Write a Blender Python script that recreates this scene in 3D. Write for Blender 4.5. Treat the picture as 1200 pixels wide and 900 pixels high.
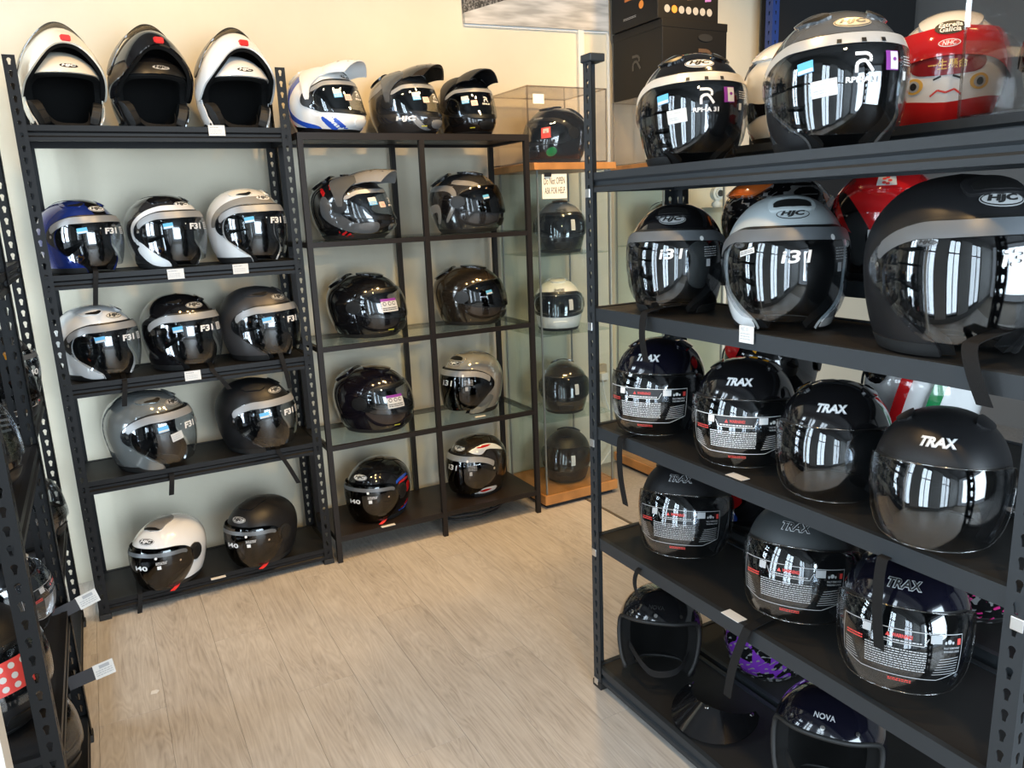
import bpy, bmesh, math, random
import numpy as np
from mathutils import Vector, Matrix

random.seed(7); rng = np.random.default_rng(7)
for o in list(bpy.data.objects): bpy.data.objects.remove(o)
sc = bpy.context.scene
COL = sc.collection
PI = math.pi; RAD = math.radians

# ------------------------------------------------------------------ camera
F, PITCH, YAW, ROLL = 899.47, 0.223795, 0.488973, -0.0413007
CAM = np.array([-0.740006, -3.023006, 1.437418])
FW = np.array([math.sin(YAW)*math.cos(PITCH), math.cos(YAW)*math.cos(PITCH), -math.sin(PITCH)])
_rt = np.array([math.cos(YAW), -math.sin(YAW), 0.0]); _up = np.cross(_rt, FW)
RT = math.cos(ROLL)*_rt + math.sin(ROLL)*_up; UP = -math.sin(ROLL)*_rt + math.cos(ROLL)*_up
cd = bpy.data.cameras.new('camera'); cam = bpy.data.objects.new('camera', cd); COL.objects.link(cam)
cam.matrix_world = Matrix(((RT[0], UP[0], -FW[0], CAM[0]), (RT[1], UP[1], -FW[1], CAM[1]), (RT[2], UP[2], -FW[2], CAM[2]), (0, 0, 0, 1)))
cd.sensor_width = 36; cd.lens = F/1200*36; cd.clip_start = 0.02
sc.camera = cam

def proj(P):
    d = np.atleast_2d(P)-CAM; z = d@FW
    return np.c_[600+F*(d@RT)/z, 450-F*(d@UP)/z]
def ray(px, py): return FW+RT*(px-600)/F+UP*(450-py)/F
def at(px, py, axis, val):
    d = ray(px, py); k = 'xyz'.index(axis); return CAM+d*(val-CAM[k])/d[k]

# ------------------------------------------------------------------ world and light
w = bpy.data.worlds.new('world'); sc.world = w; w.use_nodes = True
bg = w.node_tree.nodes['Background']; bg.inputs['Color'].default_value = (0.72, 0.86, 1.0, 1); bg.inputs['Strength'].default_value = 0.9
vs = sc.view_settings; vs.view_transform = 'Standard'; vs.look = 'None'; vs.gamma = 1; vs.use_curve_mapping = False
vs.exposure = 0.66
sc.cycles.transparent_max_bounces = 40; sc.cycles.max_bounces = 10; sc.cycles.diffuse_bounces = 5

def area(name, loc, rot, sx, sy, power, color):
    l = bpy.data.lights.new(name, 'AREA'); l.shape = 'RECTANGLE'; l.size = sx; l.size_y = sy; l.energy = power; l.color = color
    o = bpy.data.objects.new(name, l); COL.objects.link(o); o.location = loc; o.rotation_euler = rot; return o
def spot(name, loc, target, power, size=95, color=(1, 0.63, 0.26), blend=0.7, radius=0.05):
    l = bpy.data.lights.new(name, 'SPOT'); l.energy = power; l.spot_size = RAD(size); l.spot_blend = blend; l.color = color; l.shadow_soft_size = radius
    o = bpy.data.objects.new(name, l); COL.objects.link(o); o.location = loc
    o.rotation_euler = (Vector(target)-Vector(loc)).to_track_quat('-Z', 'Y').to_euler(); return o
DAY = (0.72, 0.87, 1.0)
WINDOWS = [(-0.35, 0.55), (-1.55, 0.62), (-2.75, 0.62), (-4.2, 0.9)]     # centre y and width of the shop-front windows
for i, (yc, wd) in enumerate(WINDOWS):
    area('window_daylight', (-1.72, yc, 1.35), (0, -PI/2, 0), 2.3, wd, 24 if i else 40, DAY)
area('shopfront_daylight', (0.6, -6.3, 1.4), (RAD(90), 0, 0), 3.0, 2.2, 165, DAY)
for x, y, tx, ty, tz, p in [(-0.75, -1.0, -0.62, .42, 1.35, 30), (0.15, -1.0, .2, .42, 1.35, 39), (1.05, -0.9, 1.15, .42, 1.25, 43), (1.9, -0.8, 2.2, .42, 1.3, 50), (0.9, -1.9, .8, -1.9, .8, 36), (-.1, -1.7, -.1, -1.6, 0, 34), (.75, -.75, .75, -.6, 0, 55), (-.2, -3.0, .4, -2.2, .8, 42)]:
    spot('ceiling_spot', (x, y, 2.85), (tx, ty, tz), p)

# ------------------------------------------------------------------ materials
MATS = {}
def mat(name, col=(.5, .5, .5), rough=.5, metal=0.0, coat=0.0, bump=0.0, bscale=200.0, spec=.5, emit=0, var=0.0, vscale=8.0, alpha=None):
    if name in MATS: return MATS[name]
    m = bpy.data.materials.new(name); m.use_nodes = True; nt = m.node_tree; b = nt.nodes['Principled BSDF']
    b.inputs['Base Color'].default_value = (*col, 1); b.inputs['Roughness'].default_value = rough; b.inputs['Metallic'].default_value = metal
    b.inputs['Coat Weight'].default_value = coat; b.inputs['Coat Roughness'].default_value = .04; b.inputs['Specular IOR Level'].default_value = spec
    if emit: b.inputs['Emission Color'].default_value = (*col, 1); b.inputs['Emission Strength'].default_value = emit
    if bump or var:
        tc = nt.nodes.new('ShaderNodeTexCoord')
    if bump:
        n = nt.nodes.new('ShaderNodeTexNoise'); n.inputs['Scale'].default_value = bscale; n.inputs['Detail'].default_value = 4
        nt.links.new(tc.outputs['Object'], n.inputs['Vector'])
        bp = nt.nodes.new('ShaderNodeBump'); bp.inputs['Strength'].default_value = bump; bp.inputs['Distance'].default_value = .002
        nt.links.new(n.outputs['Fac'], bp.inputs['Height']); nt.links.new(bp.outputs['Normal'], b.inputs['Normal'])
    if var:
        n2 = nt.nodes.new('ShaderNodeTexNoise'); n2.inputs['Scale'].default_value = vscale; n2.inputs['Detail'].default_value = 5
        nt.links.new(tc.outputs['Object'], n2.inputs['Vector'])
        r = nt.nodes.new('ShaderNodeValToRGB'); nt.links.new(n2.outputs['Fac'], r.inputs['Fac'])
        r.color_ramp.elements[0].position = .3; r.color_ramp.elements[1].position = .7
        r.color_ramp.elements[0].color = (*[c*(1-var) for c in col], 1); r.color_ramp.elements[1].color = (*[min(1, c*(1+var)) for c in col], 1)
        nt.links.new(r.outputs['Color'], b.inputs['Base Color'])
    MATS[name] = m; return m
def clear(name, tint=(1, 1, 1), k=1.0, c=0.0, rough=.01, ior=1.5):
    if name in MATS: return MATS[name]
    m = bpy.data.materials.new(name); m.use_nodes = True; nt = m.node_tree; nt.nodes.clear()
    out = nt.nodes.new('ShaderNodeOutputMaterial'); mx = nt.nodes.new('ShaderNodeMixShader'); tr = nt.nodes.new('ShaderNodeBsdfTransparent'); gl = nt.nodes.new('ShaderNodeBsdfGlossy')
    tr.inputs['Color'].default_value = (*tint, 1); gl.inputs['Roughness'].default_value = rough
    # Schlick reflectance from the facing angle, the same on both sides of the thin sheet
    lw = nt.nodes.new('ShaderNodeLayerWeight'); lw.inputs['Blend'].default_value = .5
    pw = nt.nodes.new('ShaderNodeMath'); pw.operation = 'POWER'; pw.inputs[1].default_value = 5.0
    f0 = ((ior-1)/(ior+1))**2
    ma = nt.nodes.new('ShaderNodeMath'); ma.operation = 'MULTIPLY_ADD'; ma.use_clamp = True; ma.inputs[1].default_value = (1-f0)*k*.75; ma.inputs[2].default_value = f0*k+c
    nt.links.new(lw.outputs['Facing'], pw.inputs[0]); nt.links.new(pw.outputs[0], ma.inputs[0]); nt.links.new(ma.outputs[0], mx.inputs[0]); nt.links.new(tr.outputs[0], mx.inputs[1]); nt.links.new(gl.outputs[0], mx.inputs[2]); nt.links.new(mx.outputs[0], out.inputs[0])
    MATS[name] = m; return m

M_RACK = mat('black_rack_steel', (.008, .008, .0085), .42, .0, spec=.2, bump=.08, bscale=350)
M_DECK = mat('dark_deck_board', (.014, .014, .015), .5, spec=.2, bump=.1, bscale=120)
M_RACK2 = mat('grey_rack_steel', (.024, .028, .032), .45, spec=.3, bump=.08, bscale=350)
M_DECK2 = mat('grey_deck_board', (.022, .021, .020), .5, spec=.2, bump=.1, bscale=120)
M_ETA = mat('black_brown_steel', (.014, .011, .0095), .45, spec=.25)
M_ETASH = mat('black_brown_foil', (.018, .013, .011), .38, spec=.3, bump=.06, bscale=90)
M_STEEL = mat('bright_zinc', (.75, .77, .78), .3, 1.0)
M_GLASS = clear('shelf_glass', (.90, .95, .93), 1.0, 0.0)
M_CGLASS = clear('cabinet_glass', (.955, .975, .965), 1.0, .0)
M_ACRYL = clear('acrylic', (.96, .95, .94), 1.0, .02)
M_ACRYLE = clear('acrylic_edge', (.80, .76, .72), 1.2, .12, .15)
M_OAK = mat('orange_wood', (.42, .19, .055), .4, var=.2, vscale=12)
M_WHITE = mat('white_card', (.70, .69, .66), .7)
M_PAPER = mat('white_paper', (.90, .87, .76), .8)
M_INK = mat('black_ink', (.01, .01, .01), .6)
M_STRAP = mat('black_webbing', (.011, .0105, .0105), .7, spec=.15, bump=.5, bscale=900)
M_LINING = mat('black_lining', (.007, .007, .007), .95, spec=.15)
M_RUBBER = mat('black_rubber', (.010, .010, .010), .6)
M_CHROME = mat('chrome', (.9, .88, .85), .12, 1.0)
M_RED = mat('red_plastic', (.65, .02, .02), .35)
M_CLEARV = clear('clear_visor', (.86, .88, .90), 1.4, .026)
M_SMOKE = clear('smoke_visor', (.42, .40, .38), 1.3, .02)
M_TINT = clear('dark_visor', (.30, .29, .28), 1.4, .03)

# ------------------------------------------------------------------ mesh helpers
def link(name, me, mats=(), parent=None, loc=None, rot=None, scale=None, matrix=None):
    o = bpy.data.objects.new(name, me); COL.objects.link(o)
    if parent is not None: o.parent = parent
    if loc is not None: o.location = loc
    if rot is not None: o.rotation_euler = rot
    if scale is not None: o.scale = scale
    mats = mats if isinstance(mats, (tuple, list)) else (mats,)
    if me is not None:
        while len(me.materials) < len(mats): me.materials.append(None)
        for i, m in enumerate(mats):
            if me.materials[i] is None: me.materials[i] = m
            elif me.materials[i] != m:
                o.material_slots[i].link = 'OBJECT'; o.material_slots[i].material = m
    return o
def thing(name, label, cat, loc=(0, 0, 0), rz=0, group=None):
    o = bpy.data.objects.new(name, None); COL.objects.link(o); o.location = loc; o.rotation_euler = (0, 0, rz); o.empty_display_size = .05
    o['label'] = label; o['category'] = cat
    if group: o['group'] = group
    return o
def tag(o, label, cat, group=None):
    o['label'] = label; o['category'] = cat
    if group: o['group'] = group
    return o
def struct(o): o['kind'] = 'structure'; return o
def pymesh(name, V, Fc, smooth=None, mi=None):
    me = bpy.data.meshes.new(name); me.from_pydata([tuple(map(float, v)) for v in V], [], [tuple(int(i) for i in f) for f in Fc])
    if mi is not None:
        for p, k in zip(me.polygons, mi): p.material_index = k
    if smooth is not None:
        me.polygons.foreach_set('use_smooth', [True]*len(me.polygons)); me.set_sharp_from_angle(angle=RAD(smooth))
    me.update(); return me
BOXC = {}
def boxmesh(sx, sy, sz, bev=0.0):
    key = (round(sx, 4), round(sy, 4), round(sz, 4), bev)
    if key in BOXC: return BOXC[key]
    bm = bmesh.new(); bmesh.ops.create_cube(bm, size=1); bmesh.ops.scale(bm, vec=(sx, sy, sz), verts=bm.verts)
    if bev: bmesh.ops.bevel(bm, geom=bm.edges[:], offset=bev, segments=2, profile=.5, affect='EDGES')
    me = bpy.data.meshes.new('box'); bm.to_mesh(me); bm.free()
    BOXC[key] = me; return me
def box(name, lo, hi, m, parent=None, bev=0.0):
    lo = np.array(lo, float); hi = np.array(hi, float); s = hi-lo; c = (lo+hi)/2
    me = boxmesh(*s, bev).copy() if parent is None else boxmesh(*s, bev)
    return link(name, me, m, parent, c)
def cyl(name, r, h, m, parent=None, loc=(0, 0, 0), rot=(0, 0, 0), seg=20, r2=None, bev=0):
    bm = bmesh.new(); bmesh.ops.create_cone(bm, cap_ends=True, segments=seg, radius1=r, radius2=r if r2 is None else r2, depth=h)
    if bev: bmesh.ops.bevel(bm, geom=[e for e in bm.edges if abs(e.verts[0].co.z-e.verts[1].co.z) < 1e-6], offset=bev, segments=2, affect='EDGES')
    me = bpy.data.meshes.new('cyl'); bm.to_mesh(me); bm.free()
    me.polygons.foreach_set('use_smooth', [True]*len(me.polygons)); me.set_sharp_from_angle(angle=RAD(40))
    return link(name, me, m, parent, loc, rot)
def catmull(P, n=8, closed=False):
    P = np.array(P, float); out = []
    N = len(P); R = range(N if closed else N-1)
    for i in R:
        if closed: p0, p1, p2, p3 = P[(i-1) % N], P[i], P[(i+1) % N], P[(i+2) % N]
        else: p0, p1, p2, p3 = P[max(i-1, 0)], P[i], P[i+1], P[min(i+2, N-1)]
        for k in range(n):
            t = k/n; out.append(.5*((2*p1)+(-p0+p2)*t+(2*p0-5*p1+4*p2-p3)*t*t+(-p0+3*p1-3*p2+p3)*t**3))
    if not closed: out.append(P[-1])
    return np.array(out)
def tube(pts, r, seg=8, closed=False):
    P = np.array(pts, float); n = len(P); V = []; Fc = []
    T = np.roll(P, -1, 0)-np.roll(P, 1, 0) if closed else np.gradient(P, axis=0)
    up = np.array([.123, .312, .94])
    for i in range(n):
        t = T[i]/(np.linalg.norm(T[i])+1e-9); a = np.cross(t, up); a /= np.linalg.norm(a)+1e-9; b = np.cross(t, a)
        for k in range(seg):
            an = 2*PI*k/seg; V.append(P[i]+r*(math.cos(an)*a+math.sin(an)*b))
    for i in range(n if closed else n-1):
        j = (i+1) % n
        for k in range(seg): Fc.append((i*seg+k, i*seg+(k+1) % seg, j*seg+(k+1) % seg, j*seg+k))
    if not closed: Fc += [tuple(range(seg))[::-1], tuple(range((n-1)*seg, n*seg))]
    return V, Fc
def ribbon(pts, wdir, width=.02, th=.0018, n=6):
    P = catmull(pts, n); wd = np.array(wdir, float); wd /= np.linalg.norm(wd); T = np.gradient(P, axis=0); V = []; Fc = []
    for p, t in zip(P, T):
        nn = np.cross(t, wd); nn /= np.linalg.norm(nn)+1e-9
        for a, b in ((-1, -1), (1, -1), (1, 1), (-1, 1)): V.append(p+wd*a*width/2+nn*b*th/2)
    for i in range(len(P)-1):
        for k in range(4): Fc.append((4*i+k, 4*i+(k+1) % 4, 4*i+4+(k+1) % 4, 4*i+4+k))
    Fc += [(3, 2, 1, 0), tuple(4*(len(P)-1)+k for k in range(4))]
    return pymesh('ribbon', V, Fc, 40)

# text as flat triangles ------------------------------------------------------
TEXTC = {}
def text2d(s, size=1.0, bold=.0, shear=0.0, width=None, space=1.0):
    key = (s, bold, shear, space)
    if key not in TEXTC:
        c = bpy.data.curves.new('t', 'FONT'); c.body = s; c.size = 1; c.offset = bold; c.shear = shear; c.align_x = 'CENTER'; c.align_y = 'CENTER'; c.resolution_u = 3; c.space_character = space
        c.fill_mode = 'FRONT'
        o = bpy.data.objects.new('t', c); COL.objects.link(o); me = bpy.data.meshes.new_from_object(o)
        V = np.array([v.co[:2] for v in me.vertices]); me.calc_loop_triangles(); T = [tuple(t.vertices) for t in me.loop_triangles]
        bpy.data.objects.remove(o); bpy.data.meshes.remove(me); bpy.data.curves.remove(c)
        V = V-(V.max(0)+V.min(0))/2
        TEXTC[key] = (V, T)
    V, T = TEXTC[key]; V = V.copy()
    if width is not None:
        V *= width/(V[:, 0].max()-V[:, 0].min())
        if size != 1.0: V[:, 1] *= size/(V[:, 1].max()-V[:, 1].min())
    else: V *= size
    return V, T
def rect2d(x0, x1, y0, y1, nx=1, ny=1):
    X = np.linspace(x0, x1, nx+1); Y = np.linspace(y0, y1, ny+1); V = np.array([(x, y) for y in Y for x in X]); T = []
    for j in range(ny):
        for i in range(nx):
            a = j*(nx+1)+i; T += [(a, a+1, a+nx+2), (a, a+nx+2, a+nx+1)]
    return V, T
def ell2d(a, b, n=28):
    V = [(0, 0)]+[(a*math.cos(2*PI*k/n), b*math.sin(2*PI*k/n)) for k in range(n)]
    return np.array(V), [(0, 1+k, 1+(k+1) % n) for k in range(n)]
def poly2d(pts):
    pts = np.array(pts, float); from mathutils.geometry import tessellate_polygon
    T = tessellate_polygon([[Vector((p[0], p[1], 0)) for p in pts]])
    out = []
    for t in T:
        a, b, c = pts[t[0]], pts[t[1]], pts[t[2]]
        out.append(tuple(t) if (b[0]-a[0])*(c[1]-a[1])-(b[1]-a[1])*(c[0]-a[0]) > 0 else (t[0], t[2], t[1]))
    return pts, out
def stroke2d(pts, wd):
    P = np.array(pts, float); out = []
    for a, b in zip(P[:-1], P[1:]):
        d = b-a; L = np.linalg.norm(d); n = np.array([-d[1], d[0]])/L*wd/2; k = max(1, int(L/.012))
        V = []; T = []
        for i in range(k+1): q = a+d*i/k; V += [q-n, q+n]
        for i in range(k): T += [(2*i, 2*i+2, 2*i+3), (2*i, 2*i+3, 2*i+1)]
        out.append((np.array(V), T))
    return join2d(out)
def join2d(L):
    V = []; T = []; n = 0
    for v, t in L:
        V.append(v); T += [tuple(i+n for i in f) for f in t]; n += len(v)
    return np.concatenate(V), T
def shift(vt, dx, dy, rot=0.0):
    V, T = vt; c, s = math.cos(rot), math.sin(rot); V = np.c_[V[:, 0]*c-V[:, 1]*s+dx, V[:, 0]*s+V[:, 1]*c+dy]; return V, T
def flatmesh(parts, th=None):
    """parts: [(vt, z offset, material index)] in a plane x right, z up, facing -y"""
    V = []; Fc = []; mi = []; n = 0
    for (v, t), off, k in parts:
        V += [(p[0], -off, p[1]) for p in v]; Fc += [tuple(i+n for i in f) for f in t]; mi += [k]*len(t); n += len(v)
    return pymesh('print', V, Fc, mi=mi)

# ------------------------------------------------------------------ curved helmet surfaces
class Surf:
    def __init__(s, knots, m=2.15, yc=0.0):
        K = np.array(knots, float); d = np.r_[0, np.cumsum(np.hypot(np.diff(K[:, 0]), np.diff(K[:, 1])))]
        C = catmull(np.c_[K, d], 14); s.t = np.linspace(0, 1, len(C)); s.K = C[:, :4]; s.m = m; s.yc = yc
    def pts(s, th, t):
        th = np.asarray(th, float); t = np.clip(np.asarray(t, float), 0, 1)
        z, w, f, b = [np.interp(t, s.t, s.K[:, k]) for k in range(4)]
        e = 2/s.m; sn = np.sin(th); cs = np.cos(th)
        x = w*np.sign(sn)*np.abs(sn)**e; y = np.where(cs > 0, -f, b)*np.abs(cs)**e
        return np.stack([x, y+s.yc, z], -1)
    def nrm(s, th, t):
        h = 2e-3; th = np.asarray(th, float); t = np.asarray(t, float)
        a = s.pts(th+h, t)-s.pts(th-h, t); b = s.pts(th, np.minimum(t+h, .999))-s.pts(th, np.minimum(t+h, .999)-2*h)
        n = np.cross(a, b); n /= np.linalg.norm(n, axis=-1, keepdims=True)+1e-12; return n
    def tz(s, z): return float(np.interp(z, s.K[:, 0], s.t))
    def decal(s, vt, th0, z0, off, rot=0.0):
        V, T = vt; t0 = s.tz(z0); h = .02
        c, sn = math.cos(rot), math.sin(rot); V = np.c_[V[:, 0]*c-V[:, 1]*sn, V[:, 0]*sn+V[:, 1]*c]
        ds = np.linalg.norm(s.pts(th0+h, t0)-s.pts(th0-h, t0))/(2*h)
        tt = np.linspace(0, 1, 400); L = s.pts(np.full(400, th0), tt); A = np.r_[0, np.cumsum(np.linalg.norm(np.diff(L, axis=0), axis=1))]
        a0 = np.interp(t0, tt, A); t = np.interp(a0+V[:, 1], A, tt); th = th0+V[:, 0]/ds
        return s.pts(th, t)+s.nrm(th, t)*off, T
def sdf_poly(poly, a, b):
    """signed distance, positive inside"""
    P = np.asarray(poly, float); q = np.stack([a, b], -1); d = np.full(q.shape[:-1], 1e9); ins = np.zeros(q.shape[:-1], bool)
    for i in range(len(P)):
        p0 = P[i]; p1 = P[(i+1) % len(P)]; e = p1-p0; w_ = q-p0
        t = np.clip((w_@e)/(e@e+1e-12), 0, 1); d = np.minimum(d, np.linalg.norm(w_-t[..., None]*e, axis=-1))
        c = ((p0[1] <= q[..., 1]) & (p1[1] > q[..., 1])) | ((p1[1] <= q[..., 1]) & (p0[1] > q[..., 1]))
        xi = p0[0]+(q[..., 1]-p0[1])/(e[1] if abs(e[1]) > 1e-12 else 1e-12)*e[0]
        ins ^= c & (q[..., 0] < xi)
    return np.where(ins, d, -d)
def side(poly, smooth=True, n=5):
    P = catmull(poly, n, True) if smooth else np.array(poly, float)
    return lambda V: sdf_poly(P, -V[:, 1], V[:, 2])
def front(poly, smooth=True, n=5, half=1):
    P = catmull(poly, n, True) if smooth else np.array(poly, float)
    return lambda V: np.minimum(sdf_poly(P, V[:, 0], V[:, 2]), -V[:, 1]*half)
def inv(f): return lambda V: -f(V)
def AND(*fs): return lambda V: np.min([f(V) for f in fs], axis=0)
def OR(*fs): return lambda V: np.max([f(V) for f in fs], axis=0)
def clip(V, T, g):
    V = [tuple(v) for v in V]; out = []; cache = {}; G = list(g)
    T = np.asarray(T); c = (np.asarray(G)[T] > 0).sum(1)
    out = [tuple(t) for t in T[c == 3]]
    def cut(i, j):
        k = (min(i, j), max(i, j))
        if k not in cache:
            t = G[k[0]]/(G[k[0]]-G[k[1]]); a = V[k[0]]; b = V[k[1]]
            cache[k] = len(V); V.append(tuple(a[q]+(b[q]-a[q])*t for q in range(3)))
        return cache[k]
    for t in T[(c == 1) | (c == 2)]:
        pl = []
        for i in range(3):
            a, b = int(t[i]), int(t[(i+1) % 3])
            if G[a] > 0: pl.append(a)
            if (G[a] > 0) != (G[b] > 0): pl.append(cut(a, b))
        for k in range(1, len(pl)-1): out.append((pl[0], pl[k], pl[k+1]))
    V = np.array(V); out = np.array(out, int).reshape(-1, 3); u, ix = np.unique(out, return_inverse=True)
    return V[u], ix.reshape(-1, 3)
def vnormals(V, T):
    n = np.cross(V[T[:, 1]]-V[T[:, 0]], V[T[:, 2]]-V[T[:, 0]]); N = np.zeros_like(V)
    for k in range(3): np.add.at(N, T[:, k], n)
    return N/(np.linalg.norm(N, axis=1, keepdims=True)+1e-12)
def boundary(T):
    e = {}
    for t in T:
        for i in range(3): e[(int(t[i]), int(t[(i+1) % 3]))] = 1
    return [k for k in e if (k[1], k[0]) not in e]
def loops(T):
    nx = dict(boundary(T)); out = []
    while nx:
        s0 = next(iter(nx)); l = [s0]; c = nx.pop(s0)
        while c != s0 and c in nx: l.append(c); c = nx.pop(c)
        out.append(l)
    return out
def solid(V, T, th):
    if len(T) == 0: return V, []
    N = vnormals(V, T); n = len(V); W = np.concatenate([V, V-N*th]); Fc = [tuple(t) for t in T]+[(t[2]+n, t[1]+n, t[0]+n) for t in T]
    Fc += [(b, a, a+n, b+n) for a, b in boundary(T)]
    return W, Fc
def grid(surf, off, na=76, nt=38, t0=0.0):
    th = np.linspace(-PI, PI, na, endpoint=False); t = np.linspace(t0, .985, nt); TH, TT = np.meshgrid(th, t)
    V = surf.pts(TH.ravel(), TT.ravel()); V = V+surf.nrm(TH.ravel(), TT.ravel())*off
    T = []
    for j in range(nt-1):
        for i in range(na):
            a = j*na+i; b = j*na+(i+1) % na; c = a+na; d = b+na; T += [(a, b, d), (a, d, c)]
    top = len(V); V = np.concatenate([V, [[0, V[-na:, 1].mean(), V[-na:, 2].max()+.0005]]]); b0 = (nt-1)*na
    T += [(b0+i, b0+(i+1) % na, top) for i in range(na)]
    return V, np.array(T)
GRIDC = {}; MESHC = {}
def raw(sname, field, off=0.0, na=76, nt=38):
    k = (sname, off, na, nt)
    if k not in GRIDC: GRIDC[k] = grid(SURF[sname], off, na, nt)
    V, T = GRIDC[k]; return clip(V, T, field(V)) if field else (V, T)
def patch(key, sname, field, off=0.0, th=0.0, xf=None, na=76, nt=38):
    if key in MESHC: return MESHC[key]
    V, T = raw(sname, field, off, na, nt)
    if th: V, T = solid(V, T, th)
    if xf is not None: V = np.array([xf(v) for v in V])
    MESHC[key] = pymesh(key, V, T, 42); return MESHC[key]
def edge_trim(key, sname, field, off, r, pick=None):
    if key in MESHC: return MESHC[key]
    V, T = raw(sname, field, off); VV = []; FF = []
    for l in loops(T):
        P = V[l]
        if pick is not None and not pick(P): continue
        if len(P) < 8: continue
        s = max(1, len(P)//90); a, f = tube(P[::s], r, 8, True); FF += [tuple(i+len(VV) for i in q) for q in f]; VV += a
    MESHC[key] = pymesh(key, VV, FF, 60); return MESHC[key]
def decals(key, items):
    """items: [(surface, vt, theta, z, off, rot, material index)]"""
    if key in MESHC: return MESHC[key]
    V = []; Fc = []; mi = []; n = 0
    for sn, vt, th, z, off, rot, k in items:
        v, t = SURF[sn].decal(vt, th, z, off, rot); V += list(v); Fc += [tuple(i+n for i in f) for f in t]; mi += [k]*len(t); n += len(v)
    MESHC[key] = pymesh(key, V, Fc, mi=mi); return MESHC[key]

def ell2d(a, b, n=28, rings=4):
    V = [(0, 0)]; T = []
    for r in range(1, rings+1): V += [(a*r/rings*math.cos(2*PI*k/n), b*r/rings*math.sin(2*PI*k/n)) for k in range(n)]
    T += [(0, 1+k, 1+(k+1) % n) for k in range(n)]
    for r in range(rings-1):
        o0 = 1+r*n; o1 = o0+n
        for k in range(n): a_, b_ = o0+k, o0+(k+1) % n; c_, d_ = o1+k, o1+(k+1) % n; T += [(a_, c_, d_), (a_, d_, b_)]
    return np.array(V), T
def refine(vt, lim=.010):
    V, T = vt; V = [tuple(v) for v in V]; st = list(T); out = []; cache = {}
    while st:
        t = st.pop(); L = [math.dist(V[t[i]], V[t[(i+1) % 3]]) for i in range(3)]; m = max(L)
        if m <= lim: out.append(t); continue
        i = L.index(m); a, b, c = t[i], t[(i+1) % 3], t[(i+2) % 3]; k = (min(a, b), max(a, b))
        if k not in cache: cache[k] = len(V); V.append(((V[a][0]+V[b][0])/2, (V[a][1]+V[b][1])/2))
        q = cache[k]; st += [(a, q, c), (q, b, c)]
    return np.array(V), out
_dec = Surf.decal
Surf.decal = lambda s, vt, *a: _dec(s, refine(vt), *a)

SURF = {
 'jet': Surf([(0, .100, .098, .118), (.035, .112, .116, .142), (.08, .121, .132, .158), (.125, .1245, .140, .165), (.165, .119, .137, .160), (.20, .102, .119, .140), (.228, .074, .089, .105), (.244, .040, .05, .06), (.250, 0, 0, 0)]),
 'jetv': Surf([(0, .104, .126, .12), (.035, .117, .146, .145), (.08, .1265, .156, .162), (.125, .130, .158, .169), (.165, .1245, .151, .164), (.20, .107, .130, .145), (.232, .078, .096, .11), (.25, .042, .052, .062), (.256, 0, 0, 0)]),
 'trax': Surf([(0, .104, .108, .118), (.035, .115, .124, .142), (.08, .122, .136, .156), (.125, .125, .142, .162), (.165, .121, .138, .157), (.205, .104, .120, .137), (.236, .075, .088, .102), (.253, .040, .05, .06), (.259, 0, 0, 0)]),
 'traxv': Surf([(-.012, .104, .124, .12), (.03, .120, .151, .145), (.08, .1285, .163, .160), (.125, .130, .162, .166), (.165, .126, .150, .161), (.205, .108, .127, .140), (.24, .078, .092, .105), (.258, .042, .052, .062), (.265, 0, 0, 0)]),
 'full': Surf([(0, .098, .116, .118), (.03, .110, .146, .140), (.07, .119, .158, .156), (.11, .1235, .155, .166), (.15, .121, .145, .168), (.19, .106, .124, .154), (.222, .078, .094, .118), (.241, .044, .055, .07), (.248, 0, 0, 0)]),
 'adv': Surf([(0, .098, .125, .118), (.03, .110, .165, .140), (.06, .118, .178, .154), (.10, .1235, .162, .166), (.15, .121, .145, .168), (.19, .106, .124, .154), (.222, .078, .094, .118), (.241, .044, .055, .07), (.248, 0, 0, 0)]),
 'nova': Surf([(0, .104, .104, .118), (.035, .115, .120, .140), (.08, .122, .131, .153), (.125, .124, .137, .157), (.165, .119, .134, .152), (.20, .103, .117, .134), (.230, .075, .086, .102), (.247, .041, .05, .06), (.253, 0, 0, 0)]),
}
OPEN_JET = side([(.27, .172), (.12, .176), (.06, .168), (.025, .145), (.012, .11), (.022, .078), (.058, .052), (.085, .02), (.095, -.03), (.27, -.03)])
VIS_F = side([(.30, .186), (.115, .190), (.06, .183), (.012, .162), (-.018, .134), (-.014, .108), (.02, .086), (.055, .058), (.085, .032), (.12, .024), (.30, .018)])
VIS_40 = side([(.30, .166), (.10, .170), (.045, .158), (.022, .13), (.024, .09), (.05, .045), (.08, .014), (.12, .0), (.30, -.004)])
VIS_TR = side([(.30, .160), (.10, .166), (.05, .161), (.012, .148), (-.006, .115), (.002, .075), (.03, .035), (.065, .008), (.10, -.002), (.30, -.012)])
OPEN_TR = side([(.27, .162), (.12, .166), (.06, .158), (.03, .138), (.02, .10), (.028, .06), (.05, .025), (.06, -.03), (.27, -.03)])
OPEN_FULL = side([(.27, .174), (.11, .178), (.055, .162), (.032, .135), (.045, .108), (.09, .094), (.27, .090)])
VIS_FULL = side([(.30, .184), (.10, .189), (.045, .174), (.0, .148), (-.018, .126), (0, .104), (.04, .092), (.09, .082), (.30, .078)])
OPEN_ADV = side([(.27, .182), (.11, .186), (.055, .168), (.03, .138), (.04, .105), (.09, .088), (.27, .085)])
VIS_ADV = side([(.30, .188), (.10, .192), (.045, .178), (.0, .15), (-.015, .126), (0, .102), (.04, .088), (.09, .078), (.30, .074)])
OPEN_NOVA = side([(.27, .158), (.12, .163), (.07, .160), (.046, .145), (.040, .10), (.040, .05), (.05, .012), (.055, -.03), (.27, -.03)])
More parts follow.
